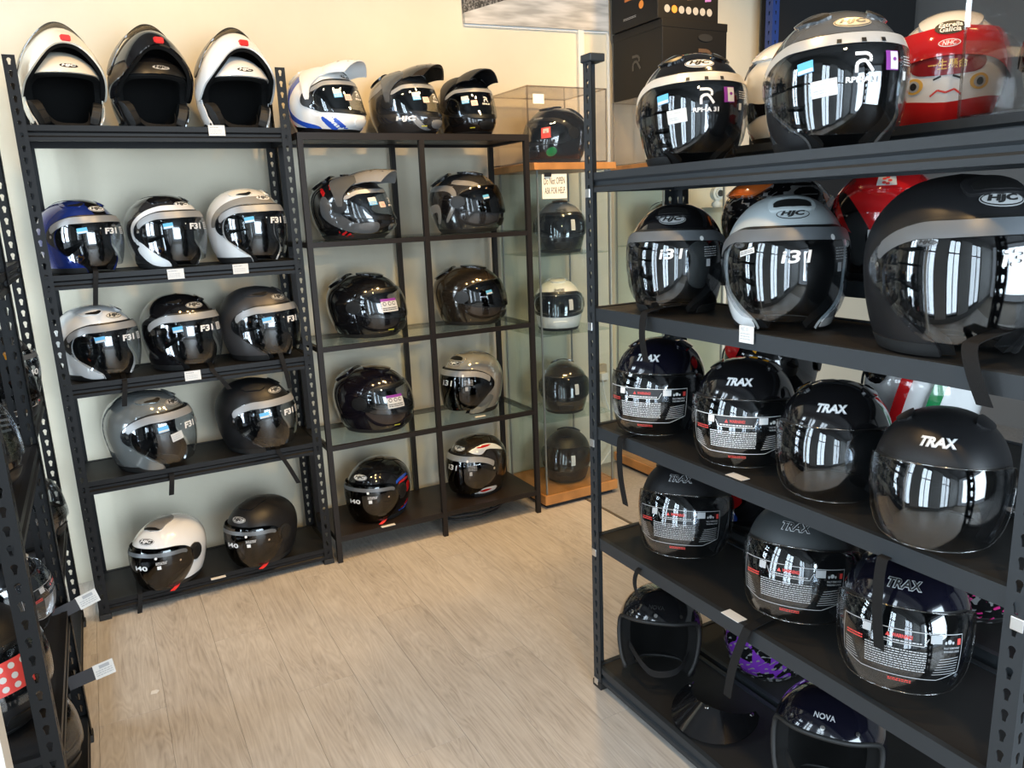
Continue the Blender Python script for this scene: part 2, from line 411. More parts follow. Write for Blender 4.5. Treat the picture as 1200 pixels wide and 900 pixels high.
def topa(poly):
    P = catmull(poly, 4, True); return lambda V: np.minimum(sdf_poly(P, np.abs(V[:, 0]), -V[:, 1]), V[:, 2]-.14)
def grow(f, d): return lambda V: f(V)+d
def band(z0, z1): return lambda V: np.minimum(V[:, 2]-z0, z1-V[:, 2])
def disc(u, z, r): return lambda V: r-np.hypot(-V[:, 1]-u, V[:, 2]-z)

# paints
def gloss(n, c, **k): return mat(n, c, k.get('rough', .12), k.get('metal', 0), 1.0, var=k.get('var', 0), vscale=k.get('vscale', 8))
P = {
 'black': gloss('gloss_black_paint', (.006, .006, .007)), 'white': gloss('gloss_white_paint', (.80, .80, .79)), 'blue': gloss('metallic_blue_paint', (.015, .035, .21), metal=.3),
 'navy': gloss('deep_navy_paint', (.004, .004, .009)), 'mblack': mat('matte_black_paint', (.010, .010, .011), .42, spec=.35), 'mgrey': mat('matte_titanium_paint', (.07, .066, .066), .42, .3),
 'silver': gloss('grey_metal_paint', (.27, .29, .29), metal=.5), 'nardo': mat('cement_grey_paint', (.36, .40, .41), .33), 'cream': gloss('pearl_white_paint', (.78, .72, .60)),
 'gunmetal': gloss('gunmetal_paint', (.05, .05, .052), metal=.5), 'bronze': gloss('dark_bronze_paint', (.045, .034, .024), metal=.5), 'dgrey': gloss('dark_grey_paint', (.09, .095, .10)),
 'midgrey': gloss('mid_grey_paint', (.22, .22, .22)), 'red': gloss('gloss_red_paint', (.52, .012, .014)), 'purple': gloss('purple_black_paint', (.008, .0065, .010)), 'rblue': gloss('racing_blue_paint', (.02, .08, .48)),
 'orange': gloss('orange_paint', (.75, .17, .03)), 'yellow': gloss('yellow_paint', (.72, .33, .02)), 'green': gloss('green_paint', (.01, .20, .06)), 'lime': gloss('lime_paint', (.55, .75, .05)), 'pink': gloss('pink_paint', (.6, .03, .2)),
 'violet': gloss('violet_paint', (.16, .03, .35)), 'maroon': gloss('dark_red_paint', (.22, .012, .018)), 'gold': gloss('gold_paint', (.75, .45, .10)), 'champ': gloss('champagne_grey_paint', (.42, .40, .36), metal=.4),
}
M_BAND = mat('silver_band_film', (.30, .31, .32), .4, .2)
M_BANDD = mat('grey_band_film', (.11, .12, .13), .4, .1)
M_LET = mat('white_print', (.78, .78, .77), .5)
M_LETG = mat('grey_print', (.40, .41, .42), .5)
M_STB = mat('blue_sticker', (.10, .42, .75), .5); M_STW = mat('white_sticker', (.60, .60, .58), .6); M_STP = mat('purple_sticker', (.22, .03, .28), .5); M_STR = mat('red_sticker', (.70, .06, .05), .5)
M_STK = mat('black_sticker', (.02, .02, .022), .5); M_STPK = mat('pale_pink_sticker', (.80, .55, .47), .6); M_YEL = mat('yellow_label', (.70, .60, .05), .5)
M_VENT = mat('vent_black', (.008, .008, .008), .4)

def badge_items(sn, th, z, wd=.082, ht=.027, txt='HJC'):
    return [(sn, ell2d(wd/2, ht/2), th, z, .0012, 0, 0), (sn, ell2d(wd/2*.96, ht/2*.88), th, z, .0016, 0, 1), (sn, ell2d(wd/2*.90, ht/2*.74), th, z, .0020, 0, 0), (sn, text2d(txt, ht*.56, .055, .25, width=wd*.70), th, z, .0026, 0, 1)]
def badge(sn, z, th=0.0, wd=.082, ht=.027, txt='HJC'): return decals('badge_%s_%s_%s_%s' % (sn, z, th, txt), badge_items(sn, th, z, wd, ht, txt))
def lines(x0, x1, y0, y1, n, frac=.45, seed=0):
    r = random.Random(seed); out = []
    for i in range(n):
        y = y1-(y1-y0)*(i+.5)/n; h = (y1-y0)/n*frac/2; x = x0
        while x < x1-.002:
            l = r.uniform(.003, .009); out.append(rect2d(x, min(x+l, x1), y-h, y+h)); x += l+.0016
    return join2d(out)
def screw_pair(sn, th, z, r=.0055): return decals('screws_%s_%.2f_%.3f' % (sn, th, z), [(sn, ell2d(r, r, 12, 2), s*th, z, .0035, 0, 0) for s in (-1, 1)])
RLOGO = join2d([stroke2d([(-.42, .42), (.1, .42), (.3, .34), (.38, .18), (.32, .02)], .17), stroke2d([(-.34, -.5), (-.34, -.12), (-.24, .02), (-.05, .08), (.12, .04), (.5, -.46)], .17)])
def sc2(vt, k): return vt[0]*k, vt[1]

TOPV_F = topa([(.030, .085), (.055, .082), (.082, .045), (.080, .01), (.060, .02), (.045, .05)])
TOPV_C = topa([(-.05, .105), (.036, .100), (.045, .075), (.030, .066), (-.05, .070)])
CROWN = topa([(-.05, .135), (.020, .13), (.034, .06), (.040, -.03), (.026, -.11), (-.05, -.13)])

def shell_parts(kind, st):
    """list of (name, mesh, materials, parent name)"""
    L = []; sh = st['shell']; ac = st.get('accent', sh); A, B = st.get('badge') or (M_LET, M_INK)
    if kind in ('f31', 'i31', 'rpha'):
        L.append(('shell', patch('shell_jet', 'jet', inv(OPEN_JET), 0, .005), sh, None))
        L.append(('lining', patch('lining_jet', 'jet', lambda V: -OPEN_JET(V)+.004, -.0052, .018), M_LINING, None))
        L.append(('neck_trim', patch('neck_jet', 'jet', AND(inv(OPEN_JET), band(-.01, .018)), .0012, .002), M_RUBBER, None))
        L.append(('visor_gasket', patch('gasket_jet', 'jet', AND(grow(VIS_F, .004), inv(OPEN_JET)), .0015, .0015), st.get('gasket', M_VENT), None))
        L.append(('visor', patch('visor_f', 'jetv', VIS_F, .002, .0022), st.get('visor', M_CLEARV), None))
        bw = .024 if kind != 'rpha' else .021
        bf = lambda V: np.minimum(np.minimum(VIS_F(V)-.001, bw-VIS_F(V)), np.minimum(V[:, 2]-.118, (-V[:, 1])-.005))
        L.append(('visor_band', patch('band_'+kind, 'jetv', AND(bf, lambda V: V[:, 2]-(.150-.2*(.16+V[:, 1]).clip(0))), .0030, 0), st.get('band', M_BAND), 'visor'))
        L.append(('logo_badge', badge('jet', .213), (A, B), None))
        L.append(('pivot_screw', screw_pair('jetv', 1.52, .125), M_CHROME, 'visor'))
        if kind == 'f31':
            L.append(('side_vent', patch('vent_f', 'jet', TOPV_F, .005, .005), ac, None))
            L.append(('vent_slot', patch('vent_fs', 'jet', topa([(.036, .086), (.056, .084), (.076, .055), (.072, .050), (.052, .073), (.038, .076)]), .0058, .001), M_VENT, None))
            if st.get('crown'): L.append(('crown_panel', patch('crown_f', 'jet', CROWN, .0012, .001), st['crown'], None))
            L.append(('film_lettering', decals('film_f31', [('jetv', text2d('F31', .0205, .04, .08, width=.058), .02, .138, .0035, 0, 0), ('jetv', ell2d(.002, .002, 8, 1), -.26, .147, .0035, 0, 0)]), M_LET, 'visor'))
            L.append(('barcode_sticker', decals('st_f31w', [('jetv', rect2d(-.012, .012, -.012, .012, 3, 3), .42, .138, .0036, 0, 0), ('jetv', lines(-.010, .010, -.010, .010, 4, .5, 3), .42, .138, .0042, 0, 1)]), (M_STW, M_STK), 'visor'))
            L.append(('blue_sticker', decals('st_f31b', [('jetv', rect2d(-.017, .017, -.009, .009, 4, 2), -.72, .142, .0036, .12, 0), ('jetv', rect2d(-.016, .016, -.008, -.002, 4, 1), -.72, .142, .0042, .12, 1)]), (M_STB, M_STW), 'visor'))
        if kind == 'i31':
            L.append(('top_vent', patch('vent_i', 'jet', TOPV_C, .006, .006), sh, None))
            L.append(('vent_slot', patch('vent_is', 'jet', topa([(-.05, .103), (.028, .098), (.036, .088), (.027, .080), (-.05, .083)]), .0068, .001), M_VENT, None))
            L.append(('film_lettering', decals('film_i31', [('jetv', text2d('i31', .0225, .02, .12, width=.064, space=1.08), .02, .140, .0035, 0, 0), ('jetv', ell2d(.0055, .0055, 12, 2), .60, .170, .0042, 0, 0)]), M_LET, 'visor'))
            L.append(('approval_print', decals('st_i31', [('jetv', lines(-.020, .020, -.012, .012, 5, .35, 5), .78, .142, .0036, 0, 0), ('jetv', rect2d(-.006, .006, -.008, .008, 2, 2), .72, .118, .0036, 0, 0)]), M_LETG, 'visor'))
            L.append(('small_badge', decals('bdg_i31', badge_items('jetv', -.92, .160, .034, .011)), (M_BANDD, M_INK), 'visor'))
            if st.get('sticker'): L.append(('white_sticker', decals('st_i31w', [('jetv', rect2d(-.018, .018, -.005, .005, 4, 1), -.72, .148, .0036, .25, 0), ('jetv', lines(-.016, .016, -.003, .003, 2, .4, 2), -.72, .148, .0042, .25, 1)]), (M_STW, M_INK), 'visor'))
        if kind == 'rpha':
            L.append(('top_vent', patch('vent_f', 'jet', TOPV_F, .005, .005), sh, None))
            L.append(('vent_slot', patch('vent_fs', 'jet', None), M_VENT, None) if 'vent_fs' in MESHC else ('vent_slot', patch('vent_fs', 'jet', topa([(.036, .086), (.056, .084), (.076, .055), (.072, .050), (.052, .073), (.038, .076)]), .0058, .001), M_VENT, None))
            L.append(('logo_print', decals('film_rphal', [('jetv', sc2(RLOGO, .034), .04, .138, .0035, 0, 0)]), M_LET, 'visor')); L.append(('film_lettering', decals('film_rpha', [('jetv', text2d('RPHA 31', .0095, .035, 0, width=.060), .04, .110, .0035, 0, 0)]), M_LET, 'visor'))
            L.append(('blue_sticker', decals('st_rphab', [('jetv', rect2d(-.015, .015, -.010, .010, 4, 2), -.68, .138, .0036, .15, 0), ('jetv', rect2d(-.014, .014, -.009, -.003, 4, 1), -.68, .138, .0042, .15, 1)]), (M_STB, M_STW), 'visor'))
            L.append(('price_sticker', decals('st_rphaw', [('jetv', rect2d(-.022, .022, -.014, .014, 5, 3), -.42, .100, .0046, .10, 0), ('jetv', text2d('HJC RPHA 31', .0045, .0, 0, width=.034), -.425, .106, .0052, .10, 1), ('jetv', lines(-.018, .004, -.009, -.001, 2, .4, 2), -.42, .100, .0052, .10, 1)]), (M_STW, M_LETG), 'visor'))
            L.append(('feature_sticker', decals('st_rphad', [('jetv', rect2d(-.014, .014, -.016, .016, 3, 3), .44, .140, .0036, 0, 1), ('jetv', rect2d(-.005, .0125, -.0145, .0145, 3, 3), .44, .140, .0042, 0, 0), ('jetv', ell2d(.004, .003, 10, 2), .47, .142, .0048, 0, 1), ('jetv', lines(-.014, .014, -.006, .012, 4, .3, 5), .78, .138, .0036, 0, 0), ('jetv', rect2d(-.005, .005, -.007, .007, 1, 1), .70, .116, .0036, 0, 0)]), (M_STW, M_STP), 'visor'))
            L.append(('band_tab', decals('tab_rpha', [('jetv', rect2d(-.004, .004, -.004, .004), a, .1745, .0040, 0, 0) for a in (-.25, .05, .33)]), M_VENT, 'visor'))
        if st.get('jaw'): L.append(('jaw_panel', patch('jaw_jet', 'jet', AND(inv(grow(VIS_F, .006)), inv(OPEN_JET), side([(.02, .074), (.06, .046), (.085, .022), (.09, .004), (.03, .012), (-.02, .06), (0, .078)])), .0022, .002), st['jaw'], None))
    elif kind == 'i40':
        L.append(('shell', patch('shell_jet', 'jet', inv(OPEN_JET), 0, .005), sh, None))
        L.append(('lining', patch('lining_jet', 'jet', lambda V: -OPEN_JET(V)+.004, -.0052, .018), M_LINING, None))
        L.append(('neck_trim', patch('neck_jet', 'jet', AND(inv(OPEN_JET), band(-.01, .018)), .0012, .002), M_RUBBER, None))
        L.append(('visor', patch('visor_40', 'jetv', VIS_40, .002, .0022), st.get('visor', M_SMOKE), None))
        bf = lambda V: np.minimum(np.minimum(VIS_40(V)-.009, .024-VIS_40(V)), np.minimum(V[:, 2]-.138, -V[:, 1]-.048))
        L.append(('visor_band', patch('band_40', 'jetv', bf, .0030, 0), M_BANDD, 'visor'))
        L.append(('logo_badge', badge('jet', .200), (A, B), None))
        L.append(('pivot_cover', patch('pivot_40', 'jet', disc(.004, .120, .035), .007, .007), M_RUBBER, None))
        L.append(('pivot_dial', patch('dial_40', 'jet', disc(.004, .120, .024), .0095, .004), M_VENT, None))
        L.append(('film_lettering', decals('film_40', [('jetv', text2d(st.get('txt', 'i40'), .019, .03, .0, width=.058), -.02, .108, .0035, 0, 0), ('jetv', rect2d(-.007, .007, -.007, .007, 1, 1), .48, .108, .0035, 0, 0), ('jetv', lines(-.02, .02, -.006, .006, 3, .4, 8), .55, .125, .0035, 0, 0), ('jetv', ell2d(.005, .005, 12, 2), .42, .146, .0045, 0, 0)]), M_LET, 'visor'))
        L.append(('pivot_screw', screw_pair('jetv', 1.05, .118, .004), M_CHROME, 'visor'))
        L.append(('top_vent', patch('vent_i40', 'jet', topa([(-.05, .085), (.030, .080), (.040, .045), (.030, -.02), (-.05, -.04)]), .005, .005), st.get('crown', sh), None))
        L.append(('vent_slot', patch('vent_i40s', 'jet', topa([(-.05, .088), (.026, .084), (.030, .074), (-.05, .076)]), .0056, .002), M_VENT, None))
        L.append(('strap_tongue', link_none(ribbon([(.075, -.055, .03), (.085, -.085, .008), (.080, -.110, -.004)], (.6, .4, 0), .016, .003), 'tongue_40'), M_RED, None))
    elif kind == 'trax':
        L.append(('shell', patch('shell_trax', 'trax', inv(OPEN_TR), 0, .005), sh, None))
        L.append(('lining', patch('lining_trax', 'trax', lambda V: -OPEN_TR(V)+.004, -.0052, .018), M_LINING, None))
        L.append(('neck_trim', patch('neck_trax', 'trax', AND(inv(OPEN_TR), band(-.01, .014)), .0012, .002), M_RUBBER, None))
        L.append(('visor_gasket', patch('gasket_trax', 'trax', AND(grow(VIS_TR, .004), inv(OPEN_TR)), .0012, .001), M_VENT, None))
        L.append(('visor', patch('visor_trax', 'traxv', VIS_TR, .002, .0025), st.get('visor', M_CLEARV), None))
        L.append(('visor_rim', edge_trim('rim_trax', 'traxv', VIS_TR, .002, .0016), M_ACRYLE, 'visor'))
        L.append(('lettering', decals('logo_trax', [('trax', text2d('TRAX', 1, .07, .22, width=.080), 0, .209, .0016, 0, 0), ('trax', text2d('TRAX', 1, .022, .22, width=.074), 0, .209, .0024, 0, 1)]), st['logo'], None))
        L.append(('side_vent', patch('vent_tr', 'trax', topa([(.058, .055), (.085, .035), (.088, -.02), (.07, -.05), (.06, -.01)]), .005, .005), sh, None))
        if st.get('film'):
            W = []; Rr = []; K = []
            fr = [(-.150, .042), (-.060, .032), (-.050, .016), (.050, .016), (.060, .032), (.128, .036), (.150, .040)]
            W.append(stroke2d([(-.150, .042), (.150, .042)], .0014)); W.append(stroke2d(fr[1:5], .0014)); W.append(stroke2d([(-.150, .042), (-.150, -.035), (-.09, -.052), (.09, -.052), (.150, -.035), (.150, .042)], .0014))
            W.append(rect2d(-.086, -.064, .024, .040, 3, 2)); W.append(rect2d(.064, .092, .024, .040, 3, 2))
            W.append(lines(-.078, .058, -.038, .006, 9, .42, 11))
            for k in range(7): W.append(stroke2d([(.076+.004*k*.6, -.040+.0055*k), (.142, -.036+.0055*k)], .0011)); W.append(stroke2d([(-.142, -.036+.0055*k), (-.100-.003*k, -.040+.0055*k)], .0011))
            W.append(shift(text2d('FULLY REMOVABLE', .004, .01, 0, width=.045), .120, .016)); W.append(shift(text2d('WASHABLE LINING', .004, .01, 0, width=.045), .120, .009))
            W.append(shift(ell2d(.006, .0045, 12, 2), .112, .028)); W.append(shift(ell2d(.003, .003, 10, 2), .102, .026)); W.append(shift(ell2d(.003, .003, 10, 2), .122, .026))
            Rr.append(shift(text2d('WARNING!', .0075, .02, 0, width=.040), .004, .030)); Rr.append(poly2d([(-.030, .026), (-.020, .026), (-.025, .034)]))
            Rr.append(rect2d(.134, .144, .022, .034)); Rr.append(lines(-.135, -.085, .004, .014, 2, .5, 4)); Rr.append(lines(-.020, .030, -.066, -.058, 2, .5, 4))
            W.append(shift(lines(-.045, .045, .018, .023, 1, .5, 6), 0, 0))
            K.append(poly2d([(-.060, .041), (-.048, .017), (.048, .017), (.060, .041)]))
            L.append(('film_print', decals('film_trax', [('traxv', join2d(W), .0, .088, .0040, 0, 0)]), M_LET if st['film'] == 1 else M_LETG, 'visor'))
            L.append(('red_print', decals('film_trax_r', [('traxv', join2d(Rr), .0, .088, .0046, 0, 0)]), M_STR, 'visor'))
            if st['film'] == 1: L.append(('warning_panel', decals('film_trax_k', [('traxv', join2d(K), .0, .088, .0034, 0, 0)]), M_STK, 'visor'))
    elif kind == 'nova':
        L.append(('shell', patch('shell_nova', 'nova', inv(OPEN_NOVA), 0, .005), sh, None))
        L.append(('lining', patch('lining_nova', 'nova', lambda V: -OPEN_NOVA(V)-.002, -.0052, .030), M_LINING, None))
        L.append(('edge_trim', edge_trim('trim_nova', 'nova', inv(OPEN_NOVA), -.002, .0062), M_RUBBER, None))
        L.append(('snap', decals('snap_nova', [('nova', ell2d(.0055, .0055, 12, 2), a, .183, .003, 0, 0) for a in (-.62, 0, .62)]), M_CHROME, None))
        L.append(('lettering', decals('logo_nova', [('nova', text2d('NOVA', 1, .02, 0, width=.052), .0, .204, .0014, 0, 0)]), st['logo'], None))
        L.append(('chin_strap', link_none(ribbon([(.088, -.04, .06), (.06, -.085, .02), (.0, -.10, .008), (-.04, -.09, .03), (-.085, -.04, .07)], (0, .3, 1), .018, .002), 'strap_nova'), M_STRAP, None))
        L.append(('buckle', decals('buckle_nova', [('nova', rect2d(-.006, .006, -.012, .012), s*1.35, .03, .004, 0, 0) for s in (-1, 1)]), M_CHROME, None))
    elif kind in ('full', 'adv'):
        sn = kind; OP = OPEN_FULL if kind == 'full' else OPEN_ADV; VI = VIS_FULL if kind == 'full' else VIS_ADV
        L.append(('shell', patch('shell_'+sn, sn, inv(OP), 0, .005), sh, None))
        L.append(('lining', patch('lining_'+sn, sn, lambda V: -OP(V)+.004, -.0052, .018), M_LINING, None))
        L.append(('neck_trim', patch('neck_'+sn, sn, band(-.01, .014), .0012, .002), M_RUBBER, None))
        L.append(('visor_gasket', patch('gasket_'+sn, sn, AND(grow(VI, .004), inv(OP)), .0015, .0015), M_VENT, None))
        L.append(('visor', patch('visor_'+sn, sn, VI, .0065, .0025), st.get('visor', M_CLEARV), None))
        L.append(('pivot_cover', patch('pivot_'+sn, sn, side([(-.020, .145), (.012, .150), (.034, .135), (.030, .110), (0, .098), (-.028, .115)]), .0085, .004), st.get('pivot', M_VENT), None))
        L.append(('chin_vent', patch('chinv_'+sn, sn, front([(-.035, .050), (.035, .050), (.026, .024), (-.026, .024)]), .004, .004), st.get('chin', M_VENT), None))
        L.append(('top_vent', patch('tvent_'+sn, sn, topa([(-.05, .075), (.030, .070), (.036, .03), (.02, -.03), (-.05, -.04)]), .006, .006), st.get('crown', ac), None))
        L.append(('rear_spoiler', patch('spoil_'+sn, sn, topa([(-.05, -.085), (.05, -.075), (.062, -.11), (.04, -.150), (-.05, -.155)]), .008, .008), ac, None))
        if st.get('badge', 1) != 0: L.append(('logo_badge', badge(sn, .206, wd=.070, ht=.023), (A, B), None))
        if st.get('bandf', True) and kind == 'adv': L.append(('visor_band', patch('bandv_'+sn, sn, lambda V: np.minimum(np.minimum(VI(V)-.004, .020-VI(V)), np.minimum(V[:, 2]-.150, -V[:, 1]-.02)), .0075, 0), M_BAND, 'visor'))
        stk = st.get('stick')
        if stk == 'purple':
            its = [(sn, rect2d(-.032, .032, .012, .022, 6, 1), -.58, .130, .0085, .0, 0), (sn, rect2d(-.032, .032, -.028, .012, 6, 3), -.58, .130, .0085, .0, 1)]
            for a in (-.020, 0, .018): its += [(sn, ell2d(.0068, .0075, 10, 2), -.58+a/.13, .133, .0092, 0, 2), (sn, ell2d(.0045, .005, 10, 1), -.58+a/.13, .133, .0098, 0, 1)]
            its += [(sn, lines(-.028, .028, -.024, -.010, 2, .5, 9), -.58, .130, .0092, 0, 2)]
            L.append(('visor_sticker', decals('st_purple_'+sn, its), (M_STP, M_STW, M_INK), 'visor'))
        if stk == 'blue': L.append(('visor_sticker', decals('st_blue_'+sn, [(sn, rect2d(-.013, .013, -.008, .008, 3, 2), -.75, .140, .0085, .15, 0), (sn, rect2d(-.012, .012, -.007, -.002, 3, 1), -.75, .140, .0092, .15, 1)]), (M_STB, M_STW), 'visor'))
        if stk == 'red': L.append(('visor_sticker', decals('st_red_'+sn, [(sn, rect2d(-.020, .020, -.024, .022, 4, 4), .62, .126, .0085, .1, 0), (sn, rect2d(-.012, .012, -.004, .014, 2, 2), .62, .128, .0092, .1, 1), (sn, rect2d(-.003, .003, -.002, .003), .62, .128, .0098, .1, 0)]), (M_STR, M_STW), 'visor'))
        if stk == 'card': L.append(('price_sticker', decals('st_card_'+sn, [(sn, rect2d(-.010, .010, -.030, .020, 2, 3), .40, .135, .0085, 0, 0), (sn, lines(-.008, .008, -.024, .014, 6, .3, 9), .40, .135, .0092, 0, 1)]), (M_STW, M_LETG), 'visor'))
        if stk == 'adv':
            L.append(('visor_sticker', decals('st_adv_'+sn, [(sn, rect2d(-.016, .016, .002, .018, 3, 2), -.66, .136, .0085, .08, 0), (sn, rect2d(-.016, .016, -.012, .002, 3, 2), -.66, .136, .0085, .08, 3), (sn, lines(-.014, .014, -.010, .0, 2, .5, 4), -.66, .136, .0092, .08, 0), (sn, rect2d(-.014, .014, -.016, .006, 3, 2), -.36, .130, .0085, .05, 1), (sn, lines(-.010, .010, -.012, .002, 3, .3, 4), -.36, .130, .0092, .05, 2)]), (M_STW, M_STPK, M_STR, M_STB), 'visor'))
            L.append(('logo_print', decals('film_advl_'+sn, [(sn, sc2(RLOGO, .022), .06, .140, .0085, 0, 0)]), M_LET, 'visor')); L.append(('film_lettering', decals('film_adv_'+sn, [(sn, text2d('RPHA 60', 1, .03, 0, width=.038), .06, .122, .0085, 0, 0)]), M_LET, 'visor'))
        if st.get('ylab'): L.append(('yellow_label', decals('ylab_'+sn, [(sn, rect2d(-.012, .012, -.0022, .0022, 3, 1), -.55, .030, .0016, 0, 0)]), M_YEL, None))
        if kind == 'adv':
            V = []; Fc = []; n, r_ = 15, 11
            for j in range(r_):
                r = j/(r_-1)
                for i in range(n):
                    s = -1+2*i/(n-1); V.append((s*(.092-.014*r), -(.012+.185*r-.034*r*s*s), .258-.010*(1-r)**2+.030*r-.034*r*r-.058*abs(s)**2.4*(1-.25*r)))
            for j in range(r_-1):
                for i in range(n-1):
                    a = j*n+i; Fc += [(a, a+n, a+n+1), (a, a+n+1, a+1)]
            if 'peak_adv' not in MESHC:
                W_, F_ = solid(np.array(V), np.array(Fc), -.004); MESHC['peak_adv'] = pymesh('peak', W_, F_, 40)
            L.append(('peak', MESHC['peak_adv'], st.get('peak', sh), None))
            L.append(('peak_arm', patch('peakarm', 'adv', side([(.085, .232), (.02, .243), (-.045, .225), (-.020, .170), (-.002, .125), (.018, .125), (.022, .165), (.05, .205)]), .0105, .004), st.get('arm', st.get('peak', sh)), None))
            L.append(('peak_slot', link_none(peak_slots(), 'peak_slots'), M_VENT, 'peak'))
    elif kind == 'mod':
        O2 = side([(.27, .158), (.12, .166), (.06, .160), (.022, .140), (.010, .11), (.012, .06), (.03, .02), (.04, -.03), (.27, -.03)])
        L.append(('shell', patch('shell_mod', 'jet', inv(O2), 0, .005), sh, None))
        L.append(('lining', patch('lining_mod', 'jet', lambda V: -O2(V)+.006, -.0052, .022), M_LINING, None))
        L.append(('neck_trim', patch('neck_mod', 'jet', AND(inv(O2), band(-.01, .020)), .0012, .002), M_RUBBER, None))
        L.append(('brow_panel', patch('brow_mod', 'jet', AND(inv(O2), side([(.27, .205), (.10, .205), (.05, .185), (.0, .150), (.0, .125), (.03, .14), (.06, .16), (.27, .158)])), .002, .002), st.get('brow', M_VENT), None))
        L.append(('logo_badge', badge('jet', .188, wd=.074, ht=.022), (A, B), None))
        a_ = RAD(86); pu, pz = -.002, .130; ca, sa = math.cos(a_), math.sin(a_)
        def flip(v, g=1.0):
            u, z = -v[1]-pu, v[2]-pz; u2, z2 = (u*ca-z*sa)*g, (u*sa+z*ca)*1.16*g; q = max(0, z2)/.17
            return (v[0]*1.03*(1-.20*q*q), -(pu+u2), pz+z2)
        CB = side([(-.02, .150), (.018, .155), (.040, .125), (.075, .098), (.27, .088), (.27, -.02), (.10, -.006), (.045, .015), (.010, .060), (-.030, .11)])
        ch = AND(CB, lambda V: V[:, 2]-.0+0*V[:, 0]+.004-.0)
        VMF = side([(.27, .200), (.10, .200), (.045, .175), (.02, .130), (.07, .080), (.27, .070)])
        L.append(('chin_bar', patch('chin_mod', 'full', ch, .006, .006, flip), sh, None))
        L.append(('chin_lining', patch('chinl_mod', 'full', AND(OR(grow(CB, -.003), VMF)), -.0015, .012, flip), M_LINING, 'chin_bar'))
        VM = side([(.27, .165), (.10, .168), (.055, .152), (.03, .128), (.07, .100), (.27, .091)])
        L.append(('visor', patch('visor_mod', 'full', VM, .009, .003, lambda v: flip(v, 1.08)), M_TINT, None))
        if 'tab_mod' not in MESHC:
            bm = bmesh.new(); bmesh.ops.create_cube(bm, size=1); bmesh.ops.scale(bm, vec=(.030, .020, .020), verts=bm.verts); bmesh.ops.bevel(bm, geom=bm.edges[:], offset=.003, segments=2, affect='EDGES')
            p = flip((0, -.130, .004)); bmesh.ops.translate(bm, vec=p, verts=bm.verts); me = bpy.data.meshes.new('tab'); bm.to_mesh(me); bm.free(); MESHC['tab_mod'] = me
        L.append(('release_tab', MESHC['tab_mod'], M_RED, 'chin_bar'))
        for s in (-1, 1):
            L.append(('cheek_pad', patch('cheek_mod%d' % s, 'jet', AND(side([(.005, .085), (.045, .078), (.060, .04), (.050, .004), (.0, .004), (-.01, .04)]), (lambda q: lambda V: q*V[:, 0])(s)), -.006, .028), M_RUBBER, None))
            L.append(('cheek_plate', patch('cplate_mod%d' % s, 'jet', AND(side([(-.035, .085), (.02, .080), (.028, .03), (.012, .012), (-.02, .03)]), (lambda q: lambda V: q*V[:, 0])(s)), .003, .003), st.get('cheek', sh), None))
        L.append(('chin_strap', link_none(ribbon([(.07, -.02, .05), (.05, -.05, .012), (.0, -.06, .005), (-.045, -.05, .012), (-.07, -.02, .05)], (0, .3, 1), .018, .002), 'strap_mod'), M_STRAP, None))
        L.append(('chin_print', decals('print_mod', [('jet', rect2d(-.001, .001, -.001, .001), PI, .1, .003, 0, 0)]), M_INK, 'chin_bar')) if False else None
    for g in st.get('gfx', []):
        nm, key, sn, f, off, m = g; L.append((nm, patch('gfx_'+key, sn, f, off, .0008), m, None))
    for d in st.get('dec', []):
        nm, key, its, m = d; L.append((nm, decals('dec_'+key, its), m, None))
    out = []
    for p in L:
        if not p: continue
        if p[0] in SPLIT:
            for me in islands(p[1]): out.append((p[0], me, p[2], p[3]))
        else: out.append(p)
    return out
SPLIT = {'jaw_panel', 'side_vent', 'vent_slot', 'pivot_cover', 'pivot_dial', 'peak_arm', 'pivot_screw', 'snap', 'eye', 'top_vent', 'stripe', 'grey_flash', 'red_flash', 'blue_flash', 'red_stripe', 'blue_stripe', 'black_base', 'grey_panel', 'silver_chevron', 'black_fork', 'blue_line', 'red_line', 'white_arc', 'red_arc', 'black_star', 'red_edge', 'orange_patch', 'blue_patch', 'band_tab', 'peak_slot', 'panel', 'buckle', 'yellow_flash', 'visor_gasket'}
ISL = {}
def islands(me):
    if me.name in ISL: return ISL[me.name]
    n = len(me.vertices); par = list(range(n))
    def f(a):
        while par[a] != a: par[a] = par[par[a]]; a = par[a]
        return a
    for p in me.polygons:
        v = list(p.vertices); r0 = f(v[0])
        for q in v[1:]:
            r1 = f(q)
            if r1 != r0: par[r1] = r0
    gr = {}
    for p in me.polygons: gr.setdefault(f(p.vertices[0]), []).append(p)
    if len(gr) == 1: ISL[me.name] = [me]; return [me]
    out = []
    for k, ps in gr.items():
        ix = {}; Fc = []
        for p in ps: Fc.append([ix.setdefault(v, len(ix)) for v in p.vertices])
        V = [None]*len(ix)
        for v, i in ix.items(): V[i] = me.vertices[v].co[:]
        out.append(pymesh(me.name, V, Fc, 42, [p.material_index for p in ps]))
    ISL[me.name] = out; return out
def link_none(me, key):
    if key not in MESHC: MESHC[key] = me
    return MESHC[key]
def peak_slots():
    V = []; T = []
    for x in (-.045, -.015, .020, .048):
        for (a, b) in ((-.006, .55), (.006, .55), (.006, .85), (-.006, .85)):
            r = b; s = (x+a)/(.092-.014*r); V.append((x+a, -(.012+.185*r-.034*r*s*s), .2628-.010*(1-r)**2+.030*r-.034*r*r-.058*abs(s)**2.4*(1-.25*r)))
        n = len(V); T.append((n-4, n-3, n-2, n-1))
    return pymesh('slots', V, T)

